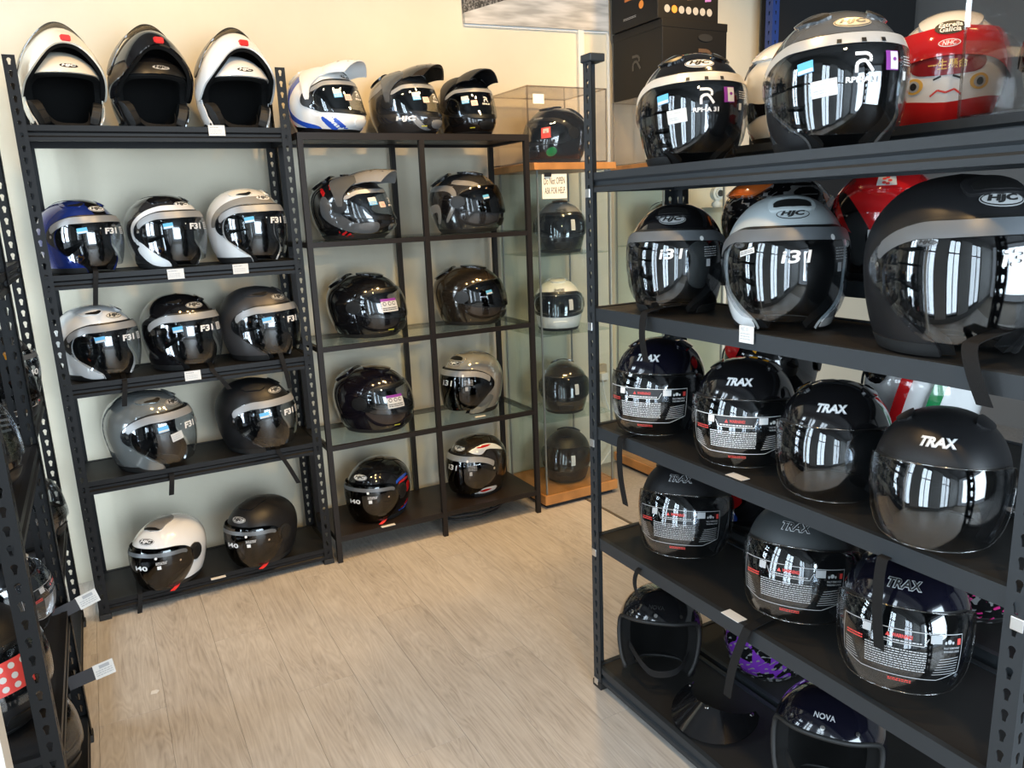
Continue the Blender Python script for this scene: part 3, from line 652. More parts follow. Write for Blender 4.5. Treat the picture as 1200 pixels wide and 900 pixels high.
PROTO = {}
def proto_pts(parts):
    P_ = []
    for nm, me, m, pa in parts:
        if nm in ('shell', 'visor', 'peak', 'chin_bar'):
            a = np.zeros(len(me.vertices)*3); me.vertices.foreach_get('co', a); P_.append(a.reshape(-1, 3)[::3])
    return np.concatenate(P_)
def helmet(kind, st, px, zb, plane, rz, label, group=None, width=None, scale=None, name=None, tilt=None, straps=(), hz=None):
    """px: image column of the helmet's middle; plane ('x'|'y', value): where on its shelf it stands; zb: height of that shelf"""
    hz = hz or {'f31': 1.09, 'i31': 1.12, 'rpha': 1.03, 'mod': 1.0, 'adv': 1.10, 'trax': .985, 'nova': .98}.get(kind, 1.0)
    if tilt is None: tilt = {'trax': -4, 'nova': -16}.get(kind, 0)
    parts = shell_parts(kind, st); Q = proto_pts(parts)*np.array([1, 1, hz]); r = RAD(rz); c, s = math.cos(r), math.sin(r)
    Rm = np.array([[c, -s, 0], [s, c, 0], [0, 0, 1]]); tl = RAD(tilt)
    Rx = np.array([[1, 0, 0], [0, math.cos(tl), -math.sin(tl)], [0, math.sin(tl), math.cos(tl)]])
    Q = Q@(Rm@Rx).T; k = scale or 1.0
    lowest = Q[:, 2].min(); zb = zb+.0016
    def pos(v):
        return np.array([v, plane[1], zb-lowest*k]) if plane[0] == 'y' else np.array([plane[1], v, zb-lowest*k])
    def cx(v):
        u = proj(Q*k+pos(v))[:, 0]; return (u.max()+u.min())/2, u.max()-u.min()
    p0 = at(px, 450, plane[0], plane[1]); v = p0[0] if plane[0] == 'y' else p0[1]
    for it in range(3):
        for _ in range(6):
            a, wd = cx(v); b, _w = cx(v+.01); v -= (a-px)/((b-a)/.01)
        if width and not scale: k = float(np.clip(k*width/wd, .87, 1.10))
    loc = pos(v)
    nm = name or {'f31': 'open_face_helmet', 'i31': 'open_face_helmet', 'rpha': 'open_face_helmet', 'i40': 'open_face_helmet', 'trax': 'open_face_helmet', 'full': 'full_face_helmet', 'adv': 'adventure_helmet', 'mod': 'flip_up_helmet', 'nova': 'vintage_helmet'}[kind]
    root = thing(nm, label, 'helmet', tuple(loc), 0, group); root.rotation_euler = (tl, 0, r); root.scale = (k, k, k*hz)
    root.rotation_mode = 'XYZ'
    D = {}
    for pn, me, m, pa in parts:
        D[pn] = link(pn, me, m, D.get(pa, root) if pa else root)
        if pn in ('film_print', 'red_print', 'pink_scribble', 'white_scribble', 'white_swirl', 'black_patch', 'white_bar', 'approval_print'): D[pn]['kind'] = 'stuff'
    Mi = (Matrix.Translation(Vector(loc)) @ Matrix.Rotation(r, 4, 'Z') @ Matrix.Rotation(tl, 4, 'X') @ Matrix.Diagonal((k, k, k*hz, 1))).inverted()
    for pts, wdir, wd in straps:
        L = [tuple(Mi @ Vector(p)) for p in pts]; wv = Mi.to_3x3() @ Vector(wdir); link('chin_strap', ribbon(L, tuple(wv), wd), M_STRAP, root)
    root['fit'] = '' ; del root['fit']
    LOG.append((label[:38], round(k, 3), [round(float(q), 3) for q in loc], [round(float(q)) for q in (*proj(Q*k+loc).min(0), *proj(Q*k+loc).max(0))]))
    return root
LOG = []

# ------------------------------------------------------------------ the room
def wallmat(name, col, bump, wave=False):
    m = mat(name, col, .75, bump=bump, bscale=14, var=.05, vscale=2.5); return m
M_WALL = wallmat('cream_plaster', (.66, .60, .47), 1.0)
M_DIM = mat('dim_shop_paint', (.16, .155, .15), .8)
M_CEIL = mat('dark_ceiling_paint', (.10, .10, .10), .8)
M_FRAME = mat('dark_window_frame', (.02, .02, .022), .5)
def wood_floor():
    m = bpy.data.materials.new('laminate_oak'); m.use_nodes = True; nt = m.node_tree; b = nt.nodes['Principled BSDF']; N = nt.nodes.new; Lk = nt.links.new
    tc = N('ShaderNodeTexCoord'); oi = N('ShaderNodeObjectInfo'); mp = N('ShaderNodeMapping'); mp.inputs['Scale'].default_value = (13, 1.3, 1)
    cb = N('ShaderNodeCombineXYZ'); mu = N('ShaderNodeMath'); mu.operation = 'MULTIPLY'; mu.inputs[1].default_value = 37.0; Lk(oi.outputs['Random'], mu.inputs[0]); Lk(mu.outputs[0], cb.inputs[0]); Lk(mu.outputs[0], cb.inputs[1]); Lk(cb.outputs[0], mp.inputs['Location']); Lk(tc.outputs['Object'], mp.inputs['Vector'])
    n1 = N('ShaderNodeTexNoise'); n1.inputs['Scale'].default_value = 1.0; n1.inputs['Detail'].default_value = 3; n1.inputs['Distortion'].default_value = .6; Lk(mp.outputs[0], n1.inputs['Vector'])
    ml = N('ShaderNodeMath'); ml.operation = 'MULTIPLY'; ml.inputs[1].default_value = 34.0; Lk(n1.outputs['Fac'], ml.inputs[0])
    fr = N('ShaderNodeMath'); fr.operation = 'PINGPONG'; fr.inputs[1].default_value = 1.0; Lk(ml.outputs[0], fr.inputs[0])
    m2 = N('ShaderNodeMapping'); m2.inputs['Scale'].default_value = (90, 5, 1); Lk(tc.outputs['Object'], m2.inputs['Vector']); Lk(cb.outputs[0], m2.inputs['Location'])
    n2 = N('ShaderNodeTexNoise'); n2.inputs['Scale'].default_value = 1.0; n2.inputs['Detail'].default_value = 6; Lk(m2.outputs[0], n2.inputs['Vector'])
    mx = N('ShaderNodeMix'); mx.data_type = 'FLOAT'; mx.inputs[0].default_value = .76; Lk(fr.outputs[0], mx.inputs[2]); Lk(n2.outputs['Fac'], mx.inputs[3])
    m3 = N('ShaderNodeMapping'); m3.inputs['Scale'].default_value = (2.6, 1, 1); Lk(tc.outputs['Object'], m3.inputs['Vector']); Lk(cb.outputs[0], m3.inputs['Location']); n3 = N('ShaderNodeTexNoise'); n3.inputs['Scale'].default_value = 3.6; n3.inputs['Detail'].default_value = 6; n3.inputs['Roughness'].default_value = .65; Lk(m3.outputs[0], n3.inputs['Vector'])
    ad = N('ShaderNodeMath'); ad.operation = 'MULTIPLY_ADD'; ad.inputs[1].default_value = .12; Lk(oi.outputs['Random'], ad.inputs[0]); Lk(mx.outputs[0], ad.inputs[2])
    ad2 = N('ShaderNodeMath'); ad2.operation = 'MULTIPLY_ADD'; ad2.inputs[1].default_value = .75; Lk(n3.outputs['Fac'], ad2.inputs[0]); Lk(ad.outputs[0], ad2.inputs[2])
    r = N('ShaderNodeValToRGB'); e = r.color_ramp.elements; e[0].position = .34; e[0].color = (.325, .287, .250, 1); e[1].position = 1.02; e[1].color = (.57, .528, .475, 1)
    k = e.new(.62); k.color = (.455, .412, .365, 1); sb = N('ShaderNodeMath'); sb.operation = 'SUBTRACT'; sb.inputs[1].default_value = .20; Lk(ad2.outputs[0], sb.inputs[0]); Lk(sb.outputs[0], r.inputs['Fac']); Lk(r.outputs['Color'], b.inputs['Base Color'])
    b.inputs['Roughness'].default_value = .42
    bp = N('ShaderNodeBump'); bp.inputs['Strength'].default_value = .12; bp.inputs['Distance'].default_value = .002; Lk(mx.outputs[0], bp.inputs['Height']); Lk(bp.outputs['Normal'], b.inputs['Normal'])
    return m
M_FLOOR = wood_floor()
fl = struct(box('floor', (-1.7, -6.5, -.12), (4.2, .5, -.006), mat('floor_gap', (.27, .23, .185), .8)))
PW, PL = .182, 1.22
pm = boxmesh(PW-.0007, PL-.0007, .006, .0004)
for i in range(16):
    x = 1.27-PW/2-i*PW; off = (i*.455) % PL
    for j in range(5):
        y = .42+off-PL/2-j*PL
        ya, yb = max(y-PL/2, -4.6), min(y+PL/2, .42)
        if yb-ya > .02: link('plank', pm, M_FLOOR, fl, (x-1.25, (ya+yb)/2+3.0, .06), None, (1, (yb-ya)/PL, 1))
carpet = struct(box('floor_carpet', (1.275, -6.5, -.006), (4.2, .45, .001), mat('grey_carpet', (.30, .29, .28), .95, bump=.6, bscale=300, var=.1, vscale=60)))
struct(box('trim_1', (1.268, -6.4, -.006), (1.282, .42, .003), mat('floor_edge_strip', (.10, .08, .06), .5)))
wb = struct(box('wall_back', (-1.8, .42, 0), (4.2, .55, 3.0), M_WALL))
struct(box('wall_right', (4.1, -6.5, 0), (4.25, .42, 3.0), M_DIM))
struct(box('wall_front', (2.2, -6.6, 0), (4.1, -6.45, 3.0), M_DIM))
struct(box('ceiling', (-1.8, -6.6, 2.95), (4.25, .55, 3.1), M_CEIL))
# shop-front window wall beside the camera: sill, head and piers, with framed openings
struct(box('wall_left', (-1.70, -6.5, 0), (-1.55, .42, .16), M_DIM))
struct(box('trim_2', (-1.70, -6.5, 2.55), (-1.55, .42, 2.95), M_DIM))
prev = .42
for i, (yc, wd) in enumerate(WINDOWS+[(-6.5, 0)]):
    hi, lo = prev, yc+wd/2
    if hi-lo > .02: struct(box('trim_%d' % (i+3), (-1.70, lo, .16), (-1.55, hi, 2.55), mat('shopfront_pier', (.42, .42, .41), .7)))
    prev = yc-wd/2
    if wd == 0: break
    wn = struct(thing('window_%d' % (i+1), 'x', 'window', (-1.62, yc, .16))); del wn['label']; del wn['category']
    for a, b_ in (((-.02, -wd/2, 0), (.02, -wd/2+.04, 2.39)), ((-.02, wd/2-.04, 0), (.02, wd/2, 2.39)), ((-.02, -wd/2, 0), (.02, wd/2, .05)), ((-.02, -wd/2, 2.33), (.02, wd/2, 2.39)), ((-.02, -.02, .05), (.02, .02, 2.33)), ((-.02, -wd/2, 1.62), (.02, wd/2, 1.67))):
        box('window_frame', a, b_, M_FRAME, wn)
# pale board standing at the camera's left
q0 = at(0, 825, 'y', -1.62); q1 = at(14, 900, 'y', -1.62)
struct(box('trim_9', (q1[0]-.16, -1.66, 0), (q1[0]-.001, -1.60, 2.2), mat('cream_board', (.74, .70, .62), .6)))

# ------------------------------------------------------------------ boltless racks
def post_mesh(H, sx, sy, W=.036, pitch=.0375, th=.0022):
    hr = .0062; hd = lambda d: (hr*math.cos(RAD(d)), .004+hr*math.sin(RAD(d)))
    inner = np.array([hd(0), hd(40), hd(75), hd(105), hd(140), hd(180), hd(222), (-.0034, -.006), (-.003, -.011), (.003, -.011), (.0034, -.006), hd(-42)])
    outer = np.array([(1, 0), (1, 1), (.4, 1), (-.4, 1), (-1, 1), (-1, 0), (-1, -.5), (-1, -1), (-.3, -1), (.3, -1), (1, -1), (1, -.5)])*np.array([W/2, pitch/2])
    n = int(H/pitch); V = []; Fc = []
    def emit(fn):
        for k in range(n):
            zc = (k+.5)*pitch*H/(n*pitch); b = len(V)
            for lay in (0, th):
                for P2 in (outer, inner):
                    for a, z in P2: V.append(fn(a+W/2, lay, z*(H/(n*pitch) if P2 is outer else 1)+zc))
            for i in range(12):
                j = (i+1) % 12
                Fc.append((b+i, b+j, b+12+j, b+12+i)); Fc.append((b+24+j, b+24+i, b+36+i, b+36+j)); Fc.append((b+12+i, b+12+j, b+36+j, b+36+i))
    emit(lambda a, l, z: (sx*a, sy*l, z)); emit(lambda a, l, z: (sx*l, sy*a, z))
    return pymesh('post', V, Fc)
PROFA = [(0, 0), (0, -.018), (-.007, -.024), (-.007, -.033), (0, -.038), (0, -.050), (-.014, -.050), (-.014, 0)]
PROFB = [(0, 0), (0, -.036), (-.010, -.036), (-.014, -.030), (-.014, 0)]
def beam_mesh(L, prof):
    V = [(x, -p[0], p[1]) for x in (-L/2, L/2) for p in prof]; n = len(prof)
    Fc = [(i, (i+1) % n, n+(i+1) % n, n+i) for i in range(n)]+[tuple(range(n))[::-1], tuple(range(n, 2*n))]
    return pymesh('beam', V, Fc)
def rack(label, L, D, H, levels, loc, rz, ms, md, profs, caps=False, clips=False, group='boltless racks'):
    root = thing('boltless_rack', label, 'rack', loc, RAD(rz), group)
    for sx in (1, -1):
        for sy in (1, -1):
            link('post', post_mesh(H, sx, sy), ms, root, (-sx*L/2, -sy*D/2, 0))
            link('foot_cap', boxmesh(.042, .042, .022, .002), M_RUBBER, root, (-sx*(L/2-.018), -sy*(D/2-.018), .011))
            if caps: link('post_cap', boxmesh(.046, .046, .02, .003), ms, root, (-sx*(L/2-.018), -sy*(D/2-.018), H+.004))
    for k, z in enumerate(levels):
        pf = profs[min(k, len(profs)-1)]; bl = beam_mesh(L-.008, pf); bs = beam_mesh(D-.008, pf)
        link('beam', bl, ms, root, (0, -D/2+.003, z), (0, 0, 0)); link('beam', bl, ms, root, (0, D/2-.003, z), (0, 0, PI))
        link('side_beam', bs, ms, root, (-L/2+.003, 0, z), (0, 0, -PI/2)); link('side_beam', bs, ms, root, (L/2-.003, 0, z), (0, 0, PI/2))
        link('deck', boxmesh(L-.035, D-.035, .007), md, root, (0, 0, z-.006))
        if clips:
            for sx in (1, -1): link('beam_clip', boxmesh(.020, .003, .022, .001), M_STEEL, root, (-sx*(L/2-.014), -D/2-.0016, z-.052)); link('beam_clip', boxmesh(.003, .012, .022, .001), M_STEEL, root, (-sx*(L/2+.0016), -D/2+.016, z-.052))
    return root
LRZ = [1.768, 1.279, .899, .540, .072]
rack('tall black boltless rack against the cream wall holding rows of open-face helmets', .884, .30, 1.98, LRZ, (-.458, .17, 0), 0, M_RACK, M_DECK, [PROFA])
RRZ = [1.522, 1.167, .833, .497, .072]
RY = -1.862
RBZ = [1.572, 1.248, .872, .515, .072]
rack('dark grey boltless rack standing out into the shop, with white-lettered visors facing the aisle', 1.185, .305, 1.80, RRZ, (.437+.1525, RY, 0), -90, M_RACK2, M_DECK2, [PROFA, PROFB, PROFB, PROFB, PROFA], True, True)
rack('dark grey boltless rack standing back to back behind the aisle rack', 1.185, .305, 1.80, RBZ, (.437+.318+.1525, RY, 0), 90, M_RACK2, M_DECK2, [PROFA, PROFB, PROFB, PROFB, PROFA], True, False)
SZ = [1.78, 1.335, .885, .42, .072]
rack('black boltless rack at the shop window with price tags hanging from its edge', .70, .30, 1.98, SZ, (-1.08, -1.055, 0), 90, M_RACK, M_DECK, [PROFA])
rack('black boltless rack wedged between the window rack and the corner', .735, .30, 1.98, SZ, (-1.10, -.325, 0), 90, M_RACK, M_DECK, [PROFA])

# ------------------------------------------------------------------ black and glass shelf unit
et = thing('shelf_unit', 'open black metal shelf unit with glass shelves between the rack and glass cabinet', 'shelf unit', (0, 0, 0))
T_ = .021
for y in (0, .36-T_):
    for x in (0, .5-T_/2, 1-T_): box('post', (x, y, 0), (x+T_, y+T_, 1.75), M_ETA, et)
EZ = [1.75, 1.345, .932, .518, .116]
for z in EZ[1:]:
    for y in (0, .36-T_):
        for x in (T_, .5+T_/2): box('rail', (x, y+.002, z-.024), (x+.5-1.5*T_, y+T_-.002, z-.004), M_ETA, et)
    for x in (0, 1-T_): box('side_rail', (x+.002, T_, z-.024), (x+T_-.002, .36-T_, z-.004), M_ETA, et)
for y in (0, .36-T_): box('rail', (0, y-.001, 1.725), (1, y+T_+.001, 1.7505), M_ETA, et)
for x in (0, 1-T_): box('side_rail', (x-.001, T_, 1.725), (x+T_+.001, .36-T_, 1.7505), M_ETA, et)
box('top_shelf', (T_-.004, T_-.004, 1.735), (1-T_+.004, .36-T_+.004, 1.7495), M_ETASH, et)
box('bottom_shelf', (.004, .004, EZ[4]-.022), (.996, .356, EZ[4]), M_ETASH, et)
for z in EZ[1:4]: box('glass_shelf', (.010, .010, z-.006), (.990, .350, z), M_GLASS, et)

# ------------------------------------------------------------------ glass display cabinets
def cabinet(label, x0, x1, y0, y1, shelves, H=1.632):
    c = thing('glass_cabinet', label, 'cabinet', (x0, y0, 0), 0, 'glass display cabinets'); W, D = x1-x0, y1-y0
    box('base', (0, 0, .022), (W, D, .070), M_OAK, c, .002); box('plinth', (.02, .02, 0), (W-.02, D-.02, .022), M_RUBBER, c)
    box('top', (-.006, -.006, H-.030), (W+.006, D, H), M_OAK, c, .002)
    z0, z1 = .070, H-.030
    box('glass_panel', (.012, .010, z0), (W-.012, .014, z1), M_CGLASS, c); box('glass_panel', (.012, D-.014, z0), (W-.012, D-.010, z1), M_CGLASS, c)
    box('glass_panel', (.010, .016, z0), (.014, D-.016, z1), M_CGLASS, c); box('glass_panel', (W-.014, .016, z0), (W-.010, D-.016, z1), M_CGLASS, c)
    al = mat('grey_aluminium', (.30, .30, .29), .4, .7)
    for x in (.016, W-.024):
        for y in (.015, D-.023): box('corner_rail', (x, y, z0), (x+.007, y+.007, z1), al, c)
    for z in shelves: box('glass_shelf', (.018, .018, z-.005), (W-.018, D-.018, z), M_GLASS, c)
    box('lock', (.050, .002, z1-.030), (.085, .010, z1-.012), M_VENT, c); box('hinge', (W-.05, .002, z1-.018), (W-.02, .012, z1-.004), al, c)
    return c
cabinet('glass cabinet with a handwritten do-not-open note and a helmet box on top', 1.033, 1.462, .010, .40, [1.224, .852, .434])
cabinet('glass cabinet in the corner carrying a clear box and black cartons', 1.715, 2.145, -.03, .39, [1.224, .852, .434])
nt_ = thing('paper_note', 'white paper note handwritten do not open, ask for help, on the cabinet door', 'note', (1.137, .019, 1.530))
nb = link('sheet', boxmesh(.130, .0006, .108), M_PAPER, nt_)
link('handwriting', flatmesh([(shift(text2d('Do Not OPEN', .030, .0, .1, width=.112), 0, .024, .03), .0012, 0), (shift(text2d('ASK FOR HELP.', .028, .0, .1, width=.110), .002, -.018, .02), .0012, 0)]), M_INK, nt_)

def acrylic(label, lo, hi, tagcard=False, e=.006, rz=0):
    c = thing('acrylic_box', label, 'display box', ((lo[0]+hi[0])/2, (lo[1]+hi[1])/2, lo[2]), RAD(rz)); W, D, H = [hi[k]-lo[k] for k in range(3)]; t = .003
    for a, b_ in (((-W/2, -D/2, t), (W/2, -D/2+t, H-t)), ((-W/2, D/2-t, t), (W/2, D/2, H-t)), ((-W/2, -D/2+t, t), (-W/2+t, D/2-t, H-t)), ((W/2-t, -D/2+t, t), (W/2, D/2-t, H-t)), ((-W/2, -D/2, H-t), (W/2, D/2, H)), ((-W/2, -D/2, 0), (W/2, D/2, t))): box('panel', a, b_, M_ACRYL, c)
    q = e
    for sx in (-1, 1):
        for sy in (-1, 1): box('edge_bead', (sx*(W/2-q/2)-q/2, sy*(D/2-q/2)-q/2, 0), (sx*(W/2-q/2)+q/2, sy*(D/2-q/2)+q/2, H), M_ACRYLE, c)
        for z in (q/2, H-q/2):
            box('edge_bead', (sx*(W/2-q/2)-q/2, -D/2+q, z-q/2), (sx*(W/2-q/2)+q/2, D/2-q, z+q/2), M_ACRYLE, c); box('edge_bead', (-W/2+q, sx*(D/2-q/2)-q/2, z-q/2), (W/2-q, sx*(D/2-q/2)+q/2, z+q/2), M_ACRYLE, c)
    if tagcard: box('card', (-W/2+.03, -D/2-.0012, H-.075), (-W/2+.085, -D/2-.0002, H-.035), M_PAPER, c)
    return c
acrylic('clear acrylic helmet box on the wooden top of the note-bearing cabinet', (1.005, .012, 1.6335), (1.425, .37, 1.955), True)
acrylic('clear acrylic box under the black cartons', (1.725, 0, 1.6335), (2.13, .385, 1.948))

# cartons on the corner cabinet
M_CARTON = mat('black_carton', (.008, .0075, .007), .5, spec=.25)
bx = thing('carton', 'large plain black carton with faint R logo', 'carton', (1.93, .19, 1.9495))
box('body', (-.20, -.195, 0), (.20, .19, .318), M_CARTON, bx, .003)
box('lid_edge', (-.202, -.197, .285), (.202, .192, .321), M_CARTON, bx, .002)
link('side_logo', flatmesh([(sc2(RLOGO, .07), .0, 0)]), mat('dark_print', (.05, .048, .045), .4), bx, (-.2030, 0, .16), (0, 0, -PI/2))
link('front_logo', flatmesh([(sc2(RLOGO, .10), .0, 0)]), mat('bronze_print', (.10, .06, .035), .4), bx, (.06, -.1985, .15))
link('front_lettering', flatmesh([(text2d('RPHA', .04, .01, 0, width=.11), 0, 0)]), mat('grey_carton_print', (.2, .19, .18), .5), bx, (-.10, -.1985, .10))
link('hand_hole', flatmesh([(ell2d(.045, .017), .0, 0)]), M_INK, bx, (.06, -.1990, .25))
b2 = thing('carton', 'printed black carton with a row of round emblems, topmost of the stack', 'carton', (1.90, .19, 2.272))
box('body', (-.185, -.18, 0), (.185, .18, .30), M_CARTON, b2, .003)
cols = [(.75, .25, .05), (.15, .5, .1), (.6, .35, .2), (.5, .5, .5), (.35, .15, .45)]
its = [(shift(ell2d(.017, .017), -.13+.043*k, .045), .0005, 0 if k != 1 else 1) for k in range(7)]
link('emblem_row', flatmesh(its), (mat('grey_emblem', (.35, .34, .32), .5), mat('orange_emblem', (.80, .28, .04), .5)), b2, (0, -.1812, 0))
for k, c_ in enumerate(cols): link('print_patch', flatmesh([(poly2d([(-.02, -.05), (.018, -.045), (.022, .02), (.0, .06), (-.024, .03)]), .0, 0)]), mat('carton_print_%d' % k, c_, .5), b2, (-.10+.055*k, -.1812, .14+.015*(k % 2)))
link('side_print', flatmesh([(rect2d(-.07, .07, -.018, .018), 0, 0), (shift(ell2d(.018, .018), .06, -.055), 0, 1), (shift(ell2d(.03, .03), -.12, .08), 0, 1), (shift(lines(-.05, .05, -.012, .0, 2, .4, 3), -.03, -.09), 0, 2)]), (mat('red_yellow_print', (.55, .16, .03), .5), mat('orange_emblem', (.8, .28, .04), .5), M_LETG), b2, (-.1862, 0, .14), (0, 0, -PI/2))

# poster, conduit, socket, cable
po = thing('poster', 'landscape canvas photograph of a road, hung high on the cream wall', 'poster', (1.31, .418, 2.28))
def poster_mat():
    m = bpy.data.materials.new('road_photo'); m.use_nodes = True; nt = m.node_tree; b = nt.nodes['Principled BSDF']; N = nt.nodes.new; Lk = nt.links.new
    tc = N('ShaderNodeTexCoord'); sp = N('ShaderNodeSeparateXYZ'); Lk(tc.outputs['Object'], sp.inputs[0])
    a = N('ShaderNodeMath'); a.operation = 'MULTIPLY_ADD'; a.inputs[1].default_value = -.30; Lk(sp.outputs[0], a.inputs[0]); Lk(sp.outputs[2], a.inputs[2])
    n = N('ShaderNodeTexNoise'); n.inputs['Scale'].default_value = 120; Lk(tc.outputs['Object'], n.inputs['Vector'])
    g = N('ShaderNodeMath'); g.operation = 'GREATER_THAN'; g.inputs[1].default_value = -.115; Lk(a.outputs[0], g.inputs[0])
    r1 = N('ShaderNodeValToRGB'); r1.color_ramp.elements[0].color = (.02, .02, .02, 1); r1.color_ramp.elements[1].color = (.25, .24, .23, 1); r1.color_ramp.elements[0].position = .4; r1.color_ramp.elements[1].position = .7; Lk(n.outputs['Fac'], r1.inputs['Fac'])
    n4 = N('ShaderNodeTexNoise'); n4.inputs['Scale'].default_value = 9; mp = N('ShaderNodeMapping'); mp.inputs['Scale'].default_value = (.6, 1, 4); mp.inputs['Rotation'].default_value = (0, .3, 0); Lk(tc.outputs['Object'], mp.inputs[0]); Lk(mp.outputs[0], n4.inputs['Vector'])
    r2 = N('ShaderNodeValToRGB'); r2.color_ramp.elements[0].color = (.34, .33, .31, 1); r2.color_ramp.elements[1].color = (.60, .58, .55, 1); r2.color_ramp.elements[0].position = .35; r2.color_ramp.elements[1].position = .65; Lk(n4.outputs['Fac'], r2.inputs['Fac'])
    mx = N('ShaderNodeMix'); mx.data_type = 'RGBA'; Lk(g.outputs[0], mx.inputs[0]); Lk(r2.outputs['Color'], mx.inputs[6]); Lk(r1.outputs['Color'], mx.inputs[7]); Lk(mx.outputs[2], b.inputs['Base Color']); b.inputs['Roughness'].default_value = .6
    return m
link('canvas', boxmesh(.805, .022, .56), poster_mat(), po, (0, -.011, .285), (0, RAD(-1.2), 0))
link('mount', boxmesh(.80, .010, .565), M_WHITE, po, (0, -.004, .278), (0, RAD(-1.2), 0))
struct(box('trim_10', (1.535, .400, 1.2), (1.570, .42, 2.95), mat('white_conduit', (.72, .70, .64), .5), None, .003))
struct(box('trim_11', (1.712, .405, .3), (1.726, .42, 2.95), mat('white_conduit', (.72, .70, .64), .5), None, .002))
so = thing('wall_socket', 'beige wall socket with a plug between the glass cabinets', 'socket', (1.63, .42, .535))
box('plate', (-.045, -.03, -.05), (.045, 0, .05), mat('beige_plastic', (.42, .33, .22), .5), so, .004)
box('plug', (-.02, -.07, -.03), (.025, -.03, .01), M_WHITE, so, .004); link('switch', boxmesh(.012, .006, .016), M_RED, so, (-.03, -.032, .025))
V, Fc = tube(catmull([(0, -.05, -.03), (.02, -.05, -.15), (.07, -.06, -.3), (.06, -.05, -.42), (-.06, -.08, -.52)], 8), .004); link('cord', pymesh('cord', V, Fc, 60), M_WHITE, so)
pts = [(.70+(.12+.006*t)*math.cos(t), .17+(.085+.003*t)*math.sin(t), .007+.0042*t) for t in np.linspace(0, 6*PI, 90)]
V, Fc = tube(pts, .0048, 8); tag(link('cable', pymesh('cable', V, Fc, 60), mat('dark_cable', (.03, .03, .032), .5)), 'dark cable lying coiled under the black shelf unit', 'cable')
bt = thing('paper_scrap', 'small torn white paper scrap lying on the wood floor', 'paper', tuple(at(182, 811, 'z', .0005)))
link('scrap', pymesh('s', [(-.014, -.006, .0), (.004, -.012, .001), (.013, .0, .002), (.004, .012, .001), (-.01, .009, .002)], [(0, 1, 2, 3, 4)]), M_WHITE, bt)

# white shelf, camera, blue-post stand beyond the racks
ws = thing('white_shelf', 'white storage shelf beyond the aisle racks', 'shelf', (2.165, .02, 0))
p_ = at(845, 243, 'y', .02); WZ = p_[2]
M_WF = mat('white_melamine', (.74, .70, .60), .5)
for z in (WZ, WZ-.34, WZ-.68, .1): box('board', (0, 0, z-.025), (.50, .36, z), M_WF, ws)
for x in (0, .24, .48): box('upright', (x, .0, 0), (x+.02, .36, WZ), M_WF, ws)
p_ = at(840, 225, 'y', .15)
wc = thing('security_camera', 'small white round security camera standing on the white shelf', 'camera', (p_[0], .15, WZ))
cyl('base', .028, .03, M_WHITE, wc, (0, 0, .015), bev=.006); cyl('body', .036, .052, M_WHITE, wc, (0, 0, .072), (PI/2, 0, 0), bev=.012); cyl('stem', .014, .03, M_WHITE, wc, (0, 0, .04)); cyl('lens', .017, .01, M_INK, wc, (0, -.028, .072), (PI/2, 0, 0))
p_ = at(905, 30, 'y', .25)
bs = thing('blue_stand', 'blue slotted steel stand with black backing board', 'stand', (p_[0], .25, 0))
link('blue_post', post_mesh(2.75, 1, 1, W=.05, pitch=.05), mat('blue_steel', (.02, .05, .22), .4), bs)
box('backing_board', (.05, .10, .9), (4.05-p_[0], .13, 2.75), mat('black_cloth', (.012, .012, .013), .9), bs)

# ------------------------------------------------------------------ helmets
W3 = (M_LET, M_INK); SV = (mat('silver_print', (.55, .56, .56), .35, .4), M_INK); GD = (mat('warm_silver_print', (.62, .55, .40), .35, .4), mat('dark_grey_print', (.06, .06, .06), .4)); DK = (M_INK, M_LET)
def strap_y(px, py0, py1, yf, wd=.017, sway=0.0):
    """strap hanging over the front edge of a shelf whose face is the plane y=yf"""
    a = at(px, py0, 'y', yf-.004); b = at(px+sway, py1, 'y', yf-.012)
    return ([tuple(a+np.array([0, .10, .012])), tuple(a+np.array([0, .012, .004])), tuple(a+np.array([0, -.006, -.008])), tuple((a+b)/2+np.array([0, -.010, 0])), tuple(b)], (1, 0, 0), wd)
def strap_x(px, py0, py1, xf, wd=.024, sway=0.0):
    a = at(px, py0, 'x', xf-.004); b = at(px+sway, py1, 'x', xf-.014)
    return ([tuple(a+np.array([.10, 0, .012])), tuple(a+np.array([.012, 0, .004])), tuple(a+np.array([-.007, 0, -.008])), tuple((a+b)/2+np.array([-.012, 0, 0])), tuple(b)], (0, 1, 0), wd)
LRF = .02; RRF = .437
G1 = 'flip-up helmets on the top shelf'
mod_c = dict(shell=P['cream'], brow=P['cream'], badge=DK); mod_k = dict(shell=P['black'], badge=SV); mod_w = dict(shell=P['white'], brow=P['white'], badge=DK)
helmet('mod', mod_c, 72, LRZ[0], ('y', .16), 14, 'pearl cream flip-up helmet with raised chin bar and red tab', G1, 108)
helmet('mod', mod_k, 176, LRZ[0], ('y', .16), 16, 'gloss black flip-up helmet with raised chin bar between two pale ones', G1, 102)
helmet('mod', mod_w, 275, LRZ[0], ('y', .16), 12, 'white flip-up helmet with raised chin bar at the rack end above a price card', G1, 96)
G2 = 'open-face helmets on the wall rack'
ST1 = AND(inv(OPEN_JET), lambda V: np.minimum(VIS_F(V)+.022, -VIS_F(V)-.005), side([(.3, .24), (-.06, .24), (-.06, .02), (.09, .0), (.3, .0)], False))
helmet('f31', dict(shell=P['blue'], crown=P['black'], badge=W3), 94, LRZ[1], ('y', .15), 40, 'metallic blue open-face helmet with black crown stripe and clear visor', G2, 104, straps=[strap_y(112, 318, 358, LRF)])
